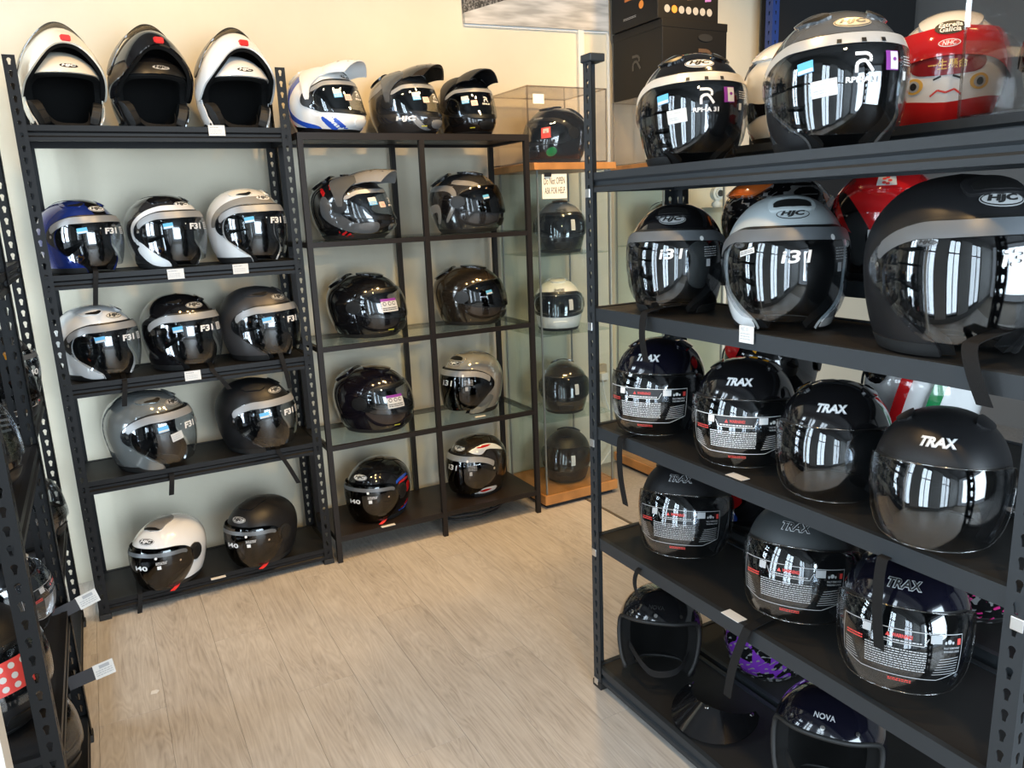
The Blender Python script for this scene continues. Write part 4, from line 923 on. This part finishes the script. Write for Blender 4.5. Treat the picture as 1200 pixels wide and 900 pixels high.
helmet('f31', dict(shell=P['gunmetal'], crown=P['black'], accent=P['black'], badge=W3, jaw=P['white'], gfx=[('stripe', 'f31w', 'jet', ST1, .002, P['white'])]), 194, LRZ[1], ('y', .15), 36, 'dark grey and black open-face helmet with white stripe around its visor', G2, 98)
helmet('f31', dict(shell=P['white'], accent=P['cream'], badge=W3, gfx=[('panel', 'f31t', 'jet', AND(inv(OPEN_JET), lambda V: np.minimum(VIS_F(V)+.030, -VIS_F(V)-.005), lambda V: V[:, 2]-.12), .002, P['champ'])]), 289, LRZ[1], ('y', .15), 31, 'white open-face helmet with champagne grey brow panel, above two price cards', G2, 96)
helmet('f31', dict(shell=P['white'], badge=(P['cream'], M_INK), jaw=P['white']), 114, LRZ[2], ('y', .15), 40, 'plain gloss white open-face helmet with a strap hanging onto its crown', G2, 104, straps=[strap_y(146, 446, 476, LRF)])
helmet('f31', dict(shell=P['black'], badge=SV), 212, LRZ[2], ('y', .15), 28, 'gloss black open-face helmet between plain white and titanium helmets', G2, 98, straps=[strap_y(249, 432, 456, LRF, sway=20)])
helmet('f31', dict(shell=P['mgrey'], badge=SV), 304, LRZ[2], ('y', .15), 37, 'matte titanium open-face helmet at the right-hand end of its shelf', G2, 97, straps=[strap_y(328, 412, 455, LRF, sway=12)])
helmet('f31', dict(shell=P['silver'], badge=SV, jaw=P['silver'], dec=[('price_sticker', 'f31price', [('jetv', rect2d(-.020, .020, -.013, .013, 4, 3), -.42, .112, .0046, .18, 0), ('jetv', lines(-.016, .010, -.009, .009, 3, .35, 4), -.42, .112, .0052, .18, 1)], (M_STW, M_LETG))]), 175, LRZ[3], ('y', .12), 50, 'glossy grey open-face helmet with a white price sticker on the visor', G2, 112, straps=[strap_y(201, 556, 580, LRF)],
       )
helmet('f31', dict(shell=P['mblack'], badge=SV), 300, LRZ[3], ('y', .11), 38, 'matte black open-face helmet beside the glossy grey one', G2, 97, straps=[strap_y(326, 527, 566, LRF, sway=24)])
helmet('i40', dict(shell=P['white'], crown=P['midgrey'], badge=DK), 196, LRZ[4], ('y', .11), -42, 'white open-face helmet with round black visor pivot, on the bottom shelf', G2, 92, straps=[strap_y(164, 696, 722, LRF)])
helmet('i40', dict(shell=P['mblack'], badge=SV), 305, LRZ[4], ('y', .11), -53, 'matte black open-face helmet with round pivot, on the bottom shelf', G2, 87)

G3 = 'adventure helmets with peaks'
def stripes(*ps): return OR(*[side(p) for p in ps])
adv_w = dict(shell=P['white'], arm=P['white'], peak=P['white'], accent=P['white'], badge=DK, stick='adv', chin=P['white'], gfx=[
    ('blue_stripe', 'advb', 'adv', side([(-.16, .13), (-.10, .20), (-.02, .235), (.03, .245), (.02, .22), (-.05, .19), (-.115, .115), (-.06, .06), (.04, .028), (.03, .012), (-.10, .06)]), .0012, P['rblue']),
    ('red_stripe', 'advr', 'adv', side([(-.165, .08), (-.11, .03), (-.03, .0), (-.02, .012), (-.10, .045), (-.15, .10)]), .0016, P['red']),
    ('blue_flash', 'advb2', 'adv', stripes([(.05, .060), (.075, .055), (.11, .015), (.09, .012)], [(.10, .055), (.118, .052), (.14, .02), (.125, .018)]), .0012, P['rblue']),
    ('black_base', 'advk', 'adv', side([(-.2, .085), (-.10, .04), (.02, .022), (.10, .012), (.10, -.01), (-.2, -.01)]), .0020, P['black'])])
helmet('adv', adv_w, 383, EZ[0], ('y', .17), 38, 'white, blue and red adventure helmet with long peak', G3, 94)
helmet('adv', dict(shell=P['gunmetal'], peak=P['bronze'], arm=P['dgrey'], accent=P['black'], badge=0, stick='adv', ylab=1, chin=P['midgrey'], gfx=[('grey_flash', 'advg', 'adv', stripes([(.10, .066), (.125, .064), (.150, .02), (.13, .018)], [(-.15, .14), (-.05, .20), (.0, .215), (-.05, .17)]), .0012, P['midgrey'])], dec=[('lettering', 'advh', [('adv', text2d('HJC', .022, .05, .15, width=.092), -1.12, .058, .0022, -.04, 0)], M_LET)]), 476, EZ[0], ('y', .17), 33, 'gunmetal adventure helmet with white letters along its chin', G3, 88)
helmet('adv', dict(shell=P['black'], peak=P['mblack'], badge=0, stick='adv', ylab=1), 547, EZ[0], ('y', .19), 8, 'plain black adventure helmet with slotted peak next to the acrylic box', G3, 72)
helmet('adv', dict(shell=P['black'], peak=P['midgrey'], arm=P['dgrey'], accent=P['black'], badge=0, stick='adv', chin=P['dgrey'], gfx=[('red_flash', 'advrf', 'adv', stripes([(-.09, .195), (-.08, .20), (-.06, .175), (-.07, .165)], [(-.055, .215), (-.045, .217), (-.03, .195), (-.04, .188)], [(-.05, .075), (-.035, .06), (.015, .045), (-.01, .05)], [(-.02, .03), (-.01, .03), (.02, .008), (.01, .005)], [(.01, .03), (.02, .03), (.045, .008), (.035, .005)]), .0012, P['red']), ('grey_panel', 'advgp', 'adv', side([(-.07, .17), (0, .10), (.06, .06), (.14, .06), (.12, .02), (.02, .03), (-.08, .09)]), .0008, P['dgrey'])]), 414, EZ[1], ('y', .17), 50, 'black and grey adventure helmet with red slashes', G3, 102, hz=1.0)

G4 = 'full-face helmets on glass shelves'
helmet('full', dict(shell=P['gunmetal'], badge=0, stick='blue', visor=M_SMOKE, gfx=[('silver_chevron', 'ffs', 'full', stripes([(-.15, .17), (-.05, .17), (-.02, .13), (-.06, .05), (-.045, .05), (.0, .13), (-.03, .19), (-.13, .19)], [(-.16, .10), (-.10, .12), (-.08, .09), (-.09, .04), (-.105, .04), (-.10, .085), (-.15, .075)], [(-.02, .215), (.06, .205), (.09, .185), (.04, .19), (-.03, .20)]), .001, P['midgrey']), ('black_fork', 'ffk', 'full', stripes([(-.06, .155), (-.03, .14), (-.06, .06), (-.085, .06)]), .0008, P['black'])]), 547, EZ[1], ('y', .18), 46, 'dark grey full-face helmet with silver chevron graphics', G4, 90)
helmet('full', dict(shell=P['black'], badge=0, stick='purple', ylab=1), 430, EZ[2], ('y', .18), 46, 'gloss black full-face helmet with purple-headed visor sticker, on the middle glass shelf', G4, 96)
helmet('full', dict(shell=P['bronze'], accent=P['black'], badge=0, stick='blue', visor=M_SMOKE), 551, EZ[2], ('y', .19), 46, 'dark bronze carbon full-face helmet with small blue visor sticker', G4, 88)
helmet('full', dict(shell=P['purple'], badge=0, stick='purple', ylab=1), 438, EZ[3], ('y', .18), 44, 'gloss black full-face helmet with purple-headed visor sticker, on the lowest glass shelf', G4, 96)
helmet('i31', dict(shell=P['champ'], badge=DK, visor=M_TINT, jaw=P['silver']), 552, EZ[3], ('y', .19), -70, 'silver open-face helmet turned to the left on the lowest glass shelf', 'open-face helmets in the shelf unit', 74)
helmet('i40', dict(shell=P['black'], badge=W3, gfx=[('blue_line', 'i40b', 'jet', stripes([(.028, .155), (.020, .172), (-.05, .178), (-.09, .165), (-.05, .168), (.012, .162)], [(-.06, .045), (-.02, .03), (.02, .032), (-.01, .022), (-.06, .030)]), .0014, P['rblue']), ('red_line', 'i40r', 'jet', stripes([(.022, .145), (.012, .158), (-.05, .164), (-.09, .150), (-.05, .154), (.008, .150)], [(-.045, .14), (-.038, .10), (-.055, .10), (-.075, .135)], [(-.06, .060), (-.02, .042), (.02, .044), (-.01, .036), (-.06, .046)]), .0014, P['red'])]), 442, EZ[4], ('y', .17), -55, 'black open-face helmet with red and blue lines round its pivot', 'open-face helmets in the shelf unit', 78)
helmet('i31', dict(shell=P['bronze'], badge=W3, visor=M_TINT, gfx=[('white_arc', 'i31w', 'jet', stripes([(.10, .205), (.03, .225), (-.04, .215), (-.09, .18), (-.04, .195), (.02, .205), (.06, .19)], [(-.02, .035), (.05, .04), (.09, .02), (.06, .012), (-.01, .018)]), .0012, P['white']), ('red_arc', 'i31r', 'jet', stripes([(.08, .214), (.03, .222), (-.02, .217), (.02, .214)], [(0, .032), (.05, .034), (.08, .024), (.05, .022)]), .0018, P['red'])]), 558, EZ[4], ('y', .18), -72, 'dark open-face helmet with white and red arcs, on the bottom shelf board', 'open-face helmets in the shelf unit', 72)

G5 = 'helmets in the glass cabinets'
helmet('full', dict(shell=P['black'], badge=0, stick='card', gfx=[('white_crown', 'cabw', 'full', lambda V: np.minimum(V[:, 2]-.178, V[:, 2]+1), .001, P['midgrey'])], dec=[('lettering', 'sho', [('full', text2d('SHOEI', 1, .02, .1, width=.06), 0, .200, .0026, 0, 0)], M_INK)]), 656, 1.224, ('y', .206), -28, 'black full-face helmet with grey crown and dark letters, on the upper cabinet shelf', G5, scale=.98)
helmet('full', dict(shell=P['white'], badge=0, stick='card', chin=P['white'], dec=[('lettering', 'sho', [], M_INK)]), 654, .852, ('y', .206), -28, 'white full-face helmet behind the cabinet glass', G5, scale=.98)
helmet('full', dict(shell=P['bronze'], badge=0, stick='card', visor=M_TINT), 661, .434, ('y', .206), -28, 'dark bronze full-face helmet on the lower cabinet shelf', G5, scale=.98)
helmet('full', dict(shell=P['mblack'], badge=0, stick='card', visor=M_TINT), 664, .070, ('y', .206), -40, 'matte black full-face helmet on the wooden cabinet base', G5, scale=.98)
helmet('full', dict(shell=P['black'], accent=P['gunmetal'], badge=0, stick='red', gfx=[('green_dot', 'boxg', 'full', AND(disc(.105, .045, .020), lambda V: V[:, 0]), .0015, P['green'])], dec=[('lettering', 'shk', [('full', text2d('SHARK', 1, .02, 0, width=.05), .2, .190, .0026, 0, 0)], M_LETG)]), 650, 1.6370, ('y', .17), -78, 'black full-face helmet with red visor sticker inside the acrylic box', None, 76)
helmet('full', dict(shell=P['gunmetal'], badge=0, visor=M_TINT), 782, 1.224, ('y', .19), -20, 'dark helmet inside the corner glass cabinet', G5, scale=.88)

G6 = 'open-face helmets on the aisle rack'
helmet('rpha', dict(shell=P['black'], badge=W3, band=mat('white_silver_film', (.62, .61, .58), .3, .2)), 811, RRZ[0], ('x', .575), -31, 'black open-face helmet with pale visor band and white R lettering', G6, 132)
helmet('rpha', dict(shell=P['dgrey'], badge=GD, jaw=P['mblack'], band=mat('silver_film', (.50, .50, .49), .28, .3)), 980, RRZ[0], ('x', .575), -34, 'grey open-face helmet with silver visor band and white R lettering', G6, 174)
helmet('i31', dict(shell=P['black'], badge=SV, band=M_BANDD), 793, RRZ[1], ('x', .575), -46, 'gloss black open-face helmet with grey visor band next to the cement grey one', G6, 119, straps=[strap_x(757, 366, 424, RRF)])
helmet('i31', dict(shell=P['nardo'], badge=(P['nardo'], M_INK), band=M_BANDD, jaw=P['white'], sticker=1), 921, RRZ[1], ('x', .575), -40, 'cement grey open-face helmet with dark visor and white jaw panel', G6, 152)
helmet('i31', dict(shell=P['mblack'], badge=SV, band=M_BANDD), 1129, RRZ[1], ('x', .575), -27, 'matte black open-face helmet with grey visor band, beside a red helmet', G6, scale=1.06, straps=[strap_x(1140, 402, 476, RRF, sway=14)])
LGW = (M_LETG, M_LET); LGK = (M_LETG, M_INK)
helmet('trax', dict(shell=P['navy'], logo=LGW, film=1), 772, RRZ[2], ('x', .575), -55, 'dark violet open-face helmet with printed warning visor and a strap over its logo', G6, 111, straps=[strap_x(729, 514, 592, RRF, sway=4)])
helmet('trax', dict(shell=P['black'], logo=LGW, film=1), 873, RRZ[2], ('x', .575), -52, 'gloss black open-face helmet with printed warning visor and silver letters', G6, 125)
helmet('trax', dict(shell=P['black'], logo=LGW), 979, RRZ[2], ('x', .570), -55, 'gloss black open-face helmet with unprinted clear visor and silver letters', G6, 142)
helmet('trax', dict(shell=P['mblack'], logo=LGW), 1105, RRZ[2], ('x', .540), -62, 'matte black open-face helmet with unprinted clear visor, beside the rack post', G6, 166, straps=[strap_x(1036, 655, 760, RRF, sway=-6)])
helmet('trax', dict(shell=P['mblack'], logo=LGK, film=2), 804, RRZ[3], ('x', .575), -50, label='matte black open-face helmet with printed visor above the vintage black helmet', group=G6, width=112, tilt=-12, straps=[strap_x(748, 668, 700, RRF, .016)])
helmet('trax', dict(shell=mat('matte_slate_paint', (.032, .036, .038), .42), logo=LGK, film=2), 940, RRZ[3], ('x', .580), -58, label='matte slate open-face helmet with printed visor on the lower aisle shelf', group=G6, width=140, tilt=-12, straps=[strap_x(876, 738, 816, RRF, sway=-24)])
helmet('trax', dict(shell=P['navy'], logo=LGK, film=2), 1062, RRZ[3], ('x', .555), -58, label='gloss navy-black open-face helmet with printed visor and hanging strap', group=G6, width=164, tilt=-12)
G7 = 'vintage open helmets on the bottom shelf'
helmet('nova', dict(shell=P['black'], logo=M_INK), 774, RRZ[4], ('x', .560), -46, 'gloss black vintage open helmet without visor', G7, 99)
helmet('nova', dict(shell=P['navy'], logo=M_LETG), 973, RRZ[4], ('x', .575), -60, 'navy blue vintage open helmet with white letters', G7, 136)
pk = thing('helmet_peak', 'loose black helmet peak with brass snaps lying on the bottom shelf', 'helmet peak', (*at(835, 846, 'z', RRZ[4])[:2], RRZ[4]), RAD(-75))
V = []; Fc = []; n, r_ = 17, 7
for j in range(r_):
    r = j/(r_-1)
    for i in range(n):
        a = RAD(-80+160*i/(n-1)); R0 = .095+.075*r*math.cos(a)**1.0; V.append((R0*math.sin(a), -R0*math.cos(a)+.07, .062-.055*r*math.cos(a)-.012*math.sin(a)**2))
for j in range(r_-1):
    for i in range(n-1): a = j*n+i; Fc += [(a, a+n, a+n+1), (a, a+n+1, a+1)]
W_, F_ = solid(np.array(V), np.array(Fc), -.003); link('bill', pymesh('bill', W_, F_, 40), P['black'], pk)
for a in (-70, 0, 70): cyl('snap', .006, .004, M_CHROME, pk, (.100*math.sin(RAD(a)), -.100*math.cos(RAD(a))+.07, .062-.012*math.sin(RAD(a))**2), seg=12)

G8 = 'patterned helmets on the rear rack'
BX = ('x', .90)
def rear(s): return lambda V: np.minimum(s(V), V[:, 1])
def rfront(poly):
    Q_ = catmull(poly, 5, True); return lambda V: np.minimum(sdf_poly(Q_, -V[:, 0], V[:, 2]), V[:, 1])
dar = dict(shell=P['white'], accent=P['white'], badge=0, gfx=[
    ('red_field', 'darr', 'full', rfront([(-.14, .19), (-.05, .20), (0, .205), (.05, .20), (.14, .19), (.14, .10), (.09, .13), (0, .14), (-.09, .13), (-.14, .10)]), .009, P['red']),
    ('red_base', 'darb', 'full', rfront([(-.12, .055), (0, .045), (.12, .055), (.12, .0), (0, -.01), (-.12, .0)]), .002, P['red']),
    ('dark_panel', 'dard', 'full', rfront([(-.062, .142), (.062, .142), (.058, .105), (-.058, .105)]), .003, P['maroon'])],
    dec=[('lettering', 'darl', [('full', text2d('一生懸命', 1, .01, 0, width=.088), PI, .123, .0052, 0, 0)], P['gold']),
         ('oval_logo', 'dare', [('full', ell2d(.034, .018), PI, .195, .0100, 0, 0), ('full', shift(text2d('Estrella', 1, .02, .1, width=.05), 0, .005), PI, .195, .0106, 0, 1), ('full', shift(text2d('Galicia', 1, .02, .1, width=.042), 0, -.007), PI, .195, .0106, 0, 1)], (M_INK, M_LET)),
         ('oval_badge', 'darn', badge_items('full', PI, .166, .046, .016, 'NHC')[:0]+[('full', ell2d(.023, .008), PI, .163, .0100, 0, 0), ('full', ell2d(.021, .0065), PI, .163, .0104, 0, 1), ('full', text2d('NHC', 1, .02, .2, width=.028), PI, .163, .0108, 0, 0)], (M_LET, M_STR)),
         ('eye', 'darey', [('full', ell2d(.022, .017), PI+s*.52, .085, .0022, 0, 0) for s in (-1, 1)]+[('full', ell2d(.014, .012), PI+s*.52, .085, .0028, 0, 1) for s in (-1, 1)]+[('full', ell2d(.008, .008), PI+s*.52, .085, .0034, 0, 2) for s in (-1, 1)], (P['gold'], M_LETG, M_INK)),
         ('mouth', 'darm', [('full', stroke2d([(-.036, -.008), (-.018, .004), (0, -.002), (.018, .004), (.036, -.008)], .004), PI, .068, .0024, 0, 0), ('full', stroke2d([(-.03, .014), (-.012, .02)], .004), PI, .080, .0024, 0, 1), ('full', stroke2d([(.012, .02), (.03, .014)], .004), PI, .080, .0024, 0, 1)], (M_STR, M_INK))])
helmet('full', dar, 1111, RBZ[0], ('x', .955), 124, 'white and red helmet with painted doll face and gold characters, seen from behind', G8, scale=.92)
helmet('full', dict(shell=P['cream'], accent=P['white'], badge=0, gfx=[('black_star', 'wks', 'full', stripes([(-.10, .21), (-.06, .17), (-.12, .15), (-.15, .19)], [(-.02, .24), (.03, .21), (-.03, .19)], [(-.16, .10), (-.08, .09), (-.10, .05), (-.15, .06)]), .001, P['black']), ('red_edge', 'wkr', 'full', stripes([(-.05, .05), (.03, .02), (-.05, .0), (-.12, .02)]), .001, P['maroon'])]), 938, RBZ[0], ('x', .94), 100, 'white helmet with black stars behind the grey one on the top shelf', G8, scale=1.0)
helmet('full', dict(shell=P['black'], accent=P['orange'], badge=0, gfx=[('white_swirl', 'swl', 'full', lambda V: np.minimum(np.sin(V[:, 0]*260+5*np.sin(V[:, 2]*140))*np.sin(V[:, 2]*300+4*np.sin(V[:, 0]*120))-.18, V[:, 2]-.14)*.01, .0012, P['midgrey']), ('orange_patch', 'swo', 'full', stripes([(-.10, .12), (-.02, .14), (.02, .10), (-.06, .07)], [(.05, .20), (.09, .17), (.05, .16)]), .0016, P['orange'])]), 915, RBZ[1], BX, 85, 'black helmet with white swirls and orange patches behind the cement grey one', G8, scale=1.0)
helmet('full', dict(shell=P['black'], accent=P['red'], crown=P['red'], badge=0, gfx=[('red_field', 'rdf', 'full', rfront([(-.11, .20), (0, .25), (.11, .20), (.085, .12), (.03, .10), (-.03, .10), (-.085, .12)]), .0012, P['red']), ('black_notch', 'rdn', 'full', rfront([(-.10, .185), (-.075, .185), (-.02, .095), (-.06, .10)]), .0022, P['black']), ('black_edge', 'rdn2', 'full', rfront([(.10, .185), (.075, .185), (.05, .135), (.07, .13)]), .0022, P['black'])],
    dec=[('flower_sticker', 'rdl', [('full', rect2d(-.020, .020, -.013, .013, 4, 2), PI, .208, .0095, 0, 0)]+[('full', ell2d(.004, .004, 10, 1), PI+.0062/.12*math.cos(k*1.2566), .208+.0062*math.sin(k*1.2566), .0102, 0, 1) for k in range(5)], (M_STW, M_STR)), ('oval_badge', 'rdb', [('full', rect2d(-.036, .036, -.012, .012, 5, 2), PI, .102, .0030, 0, 0), ('full', ell2d(.022, .009), PI, .102, .0036, 0, 2), ('full', ell2d(.020, .0075), PI, .102, .0040, 0, 0), ('full', text2d('NHC', 1, .02, .2, width=.026), PI, .102, .0046, 0, 2)], (M_STW, M_STR, M_INK))]), 1040, RBZ[1], BX, 125, 'gloss red and black helmet with small flower emblem, seen from behind', G8, scale=1.0)
helmet('full', dict(shell=P['black'], badge=0, gfx=[('red_flash', 'ryr', 'full', rfront([(-.09, .24), (-.04, .22), (-.06, .15), (-.10, .17)]), .009, P['red']), ('yellow_flash', 'ryy', 'full', rfront([(-.02, .24), (.0, .235), (.012, .20), (-.005, .165), (-.014, .20)]), .009, P['yellow']), ('yellow_flash', 'ryy2', 'full', rfront([(.03, .24), (.05, .235), (.055, .20), (.04, .17), (.035, .20)]), .009, P['yellow'])]), 905, RBZ[2], BX, 120, 'black helmet with red and yellow flashes on the rear rack', G8, scale=1.0)
helmet('full', dict(shell=P['white'], accent=P['white'], badge=0, gfx=[('red_stripe', 'itr', 'full', rear(lambda V: .012-np.abs(-V[:, 0]-.01-.25*(V[:, 2]-.2))), .009, P['red']), ('green_stripe', 'itg', 'full', rear(lambda V: .012-np.abs(-V[:, 0]-.075-.25*(V[:, 2]-.2))), .009, P['green']), ('black_roundel', 'itk', 'full', rfront([(-.10, .20), (-.06, .215), (-.04, .18), (-.06, .15), (-.10, .16)]), .009, P['black'])]), 1085, RBZ[2], ('x', .935), 112, 'white helmet with red, white and green stripes and black roundel', G8, scale=1.0)
helmet('full', dict(shell=P['black'], badge=0, gfx=[('red_flash', 'rlr', 'full', rfront([(-.08, .20), (-.02, .22), (-.03, .15), (-.01, .10), (-.06, .06), (-.09, .10), (-.06, .15)]), .002, P['red']), ('lime_flash', 'rll', 'full', rfront([(.0, .22), (.02, .22), (.015, .14)]), .009, P['lime']), ('blue_flash', 'rlb', 'full', rfront([(-.09, .05), (-.04, .06), (-.03, .03), (-.08, .02)]), .002, P['rblue'])]), 893, RBZ[3], BX, 120, 'black helmet with red and lime flashes on the rear rack', G8, scale=1.0)
helmet('full', dict(shell=P['black'], badge=0, gfx=[('pink_scribble', 'pks', 'full', lambda V: (np.sin(V[:, 0]*150+4*np.sin(V[:, 2]*90))*np.sin(V[:, 2]*170+3*np.sin(V[:, 1]*110))-.45)*.01, .0012, P['pink']), ('white_scribble', 'pkw', 'full', lambda V: (np.sin(V[:, 0]*120+4*np.sin(V[:, 2]*110)+2)*np.sin(V[:, 2]*150+3*np.sin(V[:, 1]*90)+1)-.5)*.01, .0016, P['midgrey'])]), 1148, RBZ[3], ('x', .945), 110, 'black helmet with pink and grey scribbles, low on the rear rack', G8, scale=1.0)
helmet('full', dict(shell=P['violet'], accent=P['black'], badge=0, gfx=[('black_patch', 'vks', 'full', lambda V: (np.sin(V[:, 0]*70+2)*np.sin(V[:, 2]*90+3*np.sin(V[:, 1]*60))-.1)*.01, .0012, P['black']), ('white_scribble', 'vkw', 'full', lambda V: np.minimum((np.sin(V[:, 0]*190)*np.sin(V[:, 2]*230+3*np.sin(V[:, 1]*90)+1)-.4)*.01, .14-V[:, 2]), .0016, P['midgrey'])]), 905, RBZ[4], BX, 105, 'violet and black helmet at the foot of the rear rack', G8, scale=1.0)

# boxed helmet on the rear rack's top shelf
YB0, YB1 = -2.412, at(1109, 154, 'x', .778)[1]-.025
acrylic('clear acrylic helmet box on the top shelf of the rear rack', (.768, YB0, RBZ[0]+.001), (1.050, YB1, RBZ[0]+.232), e=.004)
PXB = proj(np.array([.909, YB1-.150, RBZ[0]+.12]))[0][0]
helmet('full', dict(shell=gloss('pale_blue_paint', (.45, .62, .72)), accent=P['red'], crown=P['red'], badge=0, visor=M_TINT, gfx=[('black_chin', 'bxk', 'full', AND(side([(.3, .07), (.09, .075), (.06, .03), (.08, -.02), (.3, -.02)]), lambda V: .085-np.abs(V[:, 0])), .0012, P['black']), ('red_crown', 'bxr', 'full', lambda V: V[:, 2]-.195, .0012, P['red'])], dec=[('claw_print', 'mon', [('full', stroke2d([(a, .016), (a+.002, .004), (a-.002, -.016)], .004), -1.0, .06, .0022, 0, 0) for a in (-.012, 0, .012)], mat('green_print', (.1, .6, .05), .5))]), PXB, RBZ[0]+.0045, ('x', .909), -62, 'pale blue helmet with red crown inside the clear box on the rear rack', None, scale=.80)

# helmets on the window racks
G9 = 'helmets on the window racks'
SX = ('x', -1.09)
def side_helmet(kind, st, y, z, rz, label, k=1.0):
    p = proj(np.array([-1.09, y, z+.12]))[0]; return helmet(kind, st, p[0], z, SX, rz, label, G9, scale=k)
side_helmet('full', dict(shell=P['yellow'], badge=0, accent=P['rblue'], visor=M_SMOKE, gfx=[('orange_patch', 'sdo', 'full', stripes([(-.1, .14), (0, .16), (.08, .10), (-.04, .09)]), .001, P['orange']), ('blue_patch', 'sdb', 'full', stripes([(-.05, .22), (.07, .22), (.03, .18), (-.06, .17)]), .001, P['rblue']), ('white_bar', 'sdw', 'full', lambda V: np.minimum(np.sin(V[:, 2]*330)*.004-.0005, .085-V[:, 2]), .0016, P['white']), ('black_base', 'sdk', 'full', lambda V: .085-V[:, 2], .0010, P['black'])]), -.50, SZ[2], 75, 'yellow, orange and blue helmet with black and white bars, on the window rack')
side_helmet('full', dict(shell=P['black'], badge=0), -1.13, SZ[2], 70, 'gloss black full-face helmet high on the window rack')
side_helmet('trax', dict(shell=P['black'], logo=LGW, film=2), -.90, SZ[3], 84, 'black open-face helmet with printed visor low on the window rack', .90)
side_helmet('full', dict(shell=P['mblack'], badge=0, gfx=[], dec=[('dotted_sticker', 'dots', [('full', rect2d(-.04, .04, -.03, .03, 6, 4), -.15, .135, .0090, 0, 0)]+[('full', ell2d(.006, .006, 10, 1), -.15+(.02*i-.03)/.13, .135+.018*(j-1), .0098, 0, 1) for i in range(4) for j in range(3)], (M_STR, M_STW))]), -1.22, SZ[3], 40, 'matte black helmet with red dotted visor sticker on the window rack', 1.04)
side_helmet('full', dict(shell=P['mblack'], badge=0), -.98, SZ[4], 60, 'matte black helmet at the foot of the window rack')
side_helmet('full', dict(shell=P['gunmetal'], badge=0), -.20, SZ[3], 70, 'gunmetal helmet in the corner window rack')
side_helmet('i40', dict(shell=P['mblack'], badge=SV, visor=M_CLEARV), -.17, SZ[2], 60, 'matte black open-face helmet with clear visor in the corner window rack')

# ------------------------------------------------------------------ price cards and tags
def card(px, py, axis, val, w_, h_, label, group, flat=False, text=None, rz=0.0):
    p = at(px, py, axis, val); o = thing('price_card', label, 'price card', tuple(p), rz, group)
    if flat: box('card', (-w_/2, -h_/2, 0), (w_/2, h_/2, .0012), M_WHITE, o); return o
    box('card', (-w_/2, -.0012, -h_/2), (w_/2, 0, h_/2), M_WHITE, o)
    it = [(lines(-w_*.42, w_*.3, -h_*.35, h_*.12, 3, .3, int(px)), .0016, 0)]
    it.append((shift(text2d(text, .01, 0, 0, width=w_*.55), -w_*.12, h_*.28), .0016, 0) if text else (lines(-w_*.42, w_*.1, h_*.2, h_*.4, 1, .5, int(py)), .0016, 0))
    link('print', flatmesh(it), M_LETG, o); return o
GC = 'price cards on the wall rack'
card(254, 153, 'y', .0215, .056, .036, 'white price card on the top beam below the white flip-up helmet', GC)
card(206, 321, 'y', .0215, .056, .036, 'white price card on the beam below the dark grey white-striped helmet', GC)
card(282, 315, 'y', .0215, .056, .036, 'white price card on the beam below the champagne-browed white helmet', GC)
card(226, 440, 'y', .0215, .056, .036, 'white price card on the beam below the gloss black open-face helmet', GC)
card(256, 677, 'z', LRZ[4]-.001, .055, .018, 'white price card lying flat on the bottom deck of the wall rack', GC, True)
card(455, 616, 'z', EZ[4], .062, .018, 'white price card lying on the bottom board near the red and blue lined helmet', 'price cards on the shelf unit', True)
card(563, 488, 'z', EZ[3], .05, .016, 'white price card lying on the lowest glass shelf near the silver helmet', 'price cards on the shelf unit', True)
GR = 'price cards on the aisle rack'
card(875, 392, 'x', .4355, .040, .036, 'white printed price card on the beam below the cement grey helmet', GR, text='HJC i31', rz=-PI/2)
card(864, 559, 'z', RRZ[2]-.001, .050, .026, 'white price card lying before the printed-visor helmets on the middle shelf', GR, True, rz=-PI/2)
card(860, 722, 'z', RRZ[3]-.001, .055, .028, 'white price card lying before the matte slate helmet', GR, True, rz=-PI/2)
def hang(px, py, x, w_, h_, label, rot):
    p = at(px, py, 'y', x); o = thing('price_tag', label, 'price tag', tuple(p), RAD(8), 'hanging price tags')
    t = link('tag', boxmesh(w_, .001, h_), M_WHITE, o, (0, 0, 0), (0, rot, 0)); link('tag_print', flatmesh([(lines(-w_*.4, w_*.4, -h_*.35, h_*.1, 3, .35, 3), .0012, 0), (rect2d(-w_*.2, w_*.3, h_*.15, h_*.38), .0012, 0)]), M_LETG, o, (0, 0, 0), (0, rot, 0))
    link('stripe_strip', boxmesh(w_*1.25, .001, h_*.9), mat('black_tag', (.03, .03, .035), .6), o, (-w_*1.12*math.cos(rot), 0, w_*1.12*math.sin(rot)), (0, rot, 0))
    return o
hang(103, 702, -.745, .052, .040, 'white price tag lying folded over the lower window-rack shelf', RAD(-14))
hang(122, 784, -.760, .052, .045, 'white barcode price tag hanging lowest from the window rack', RAD(-6))
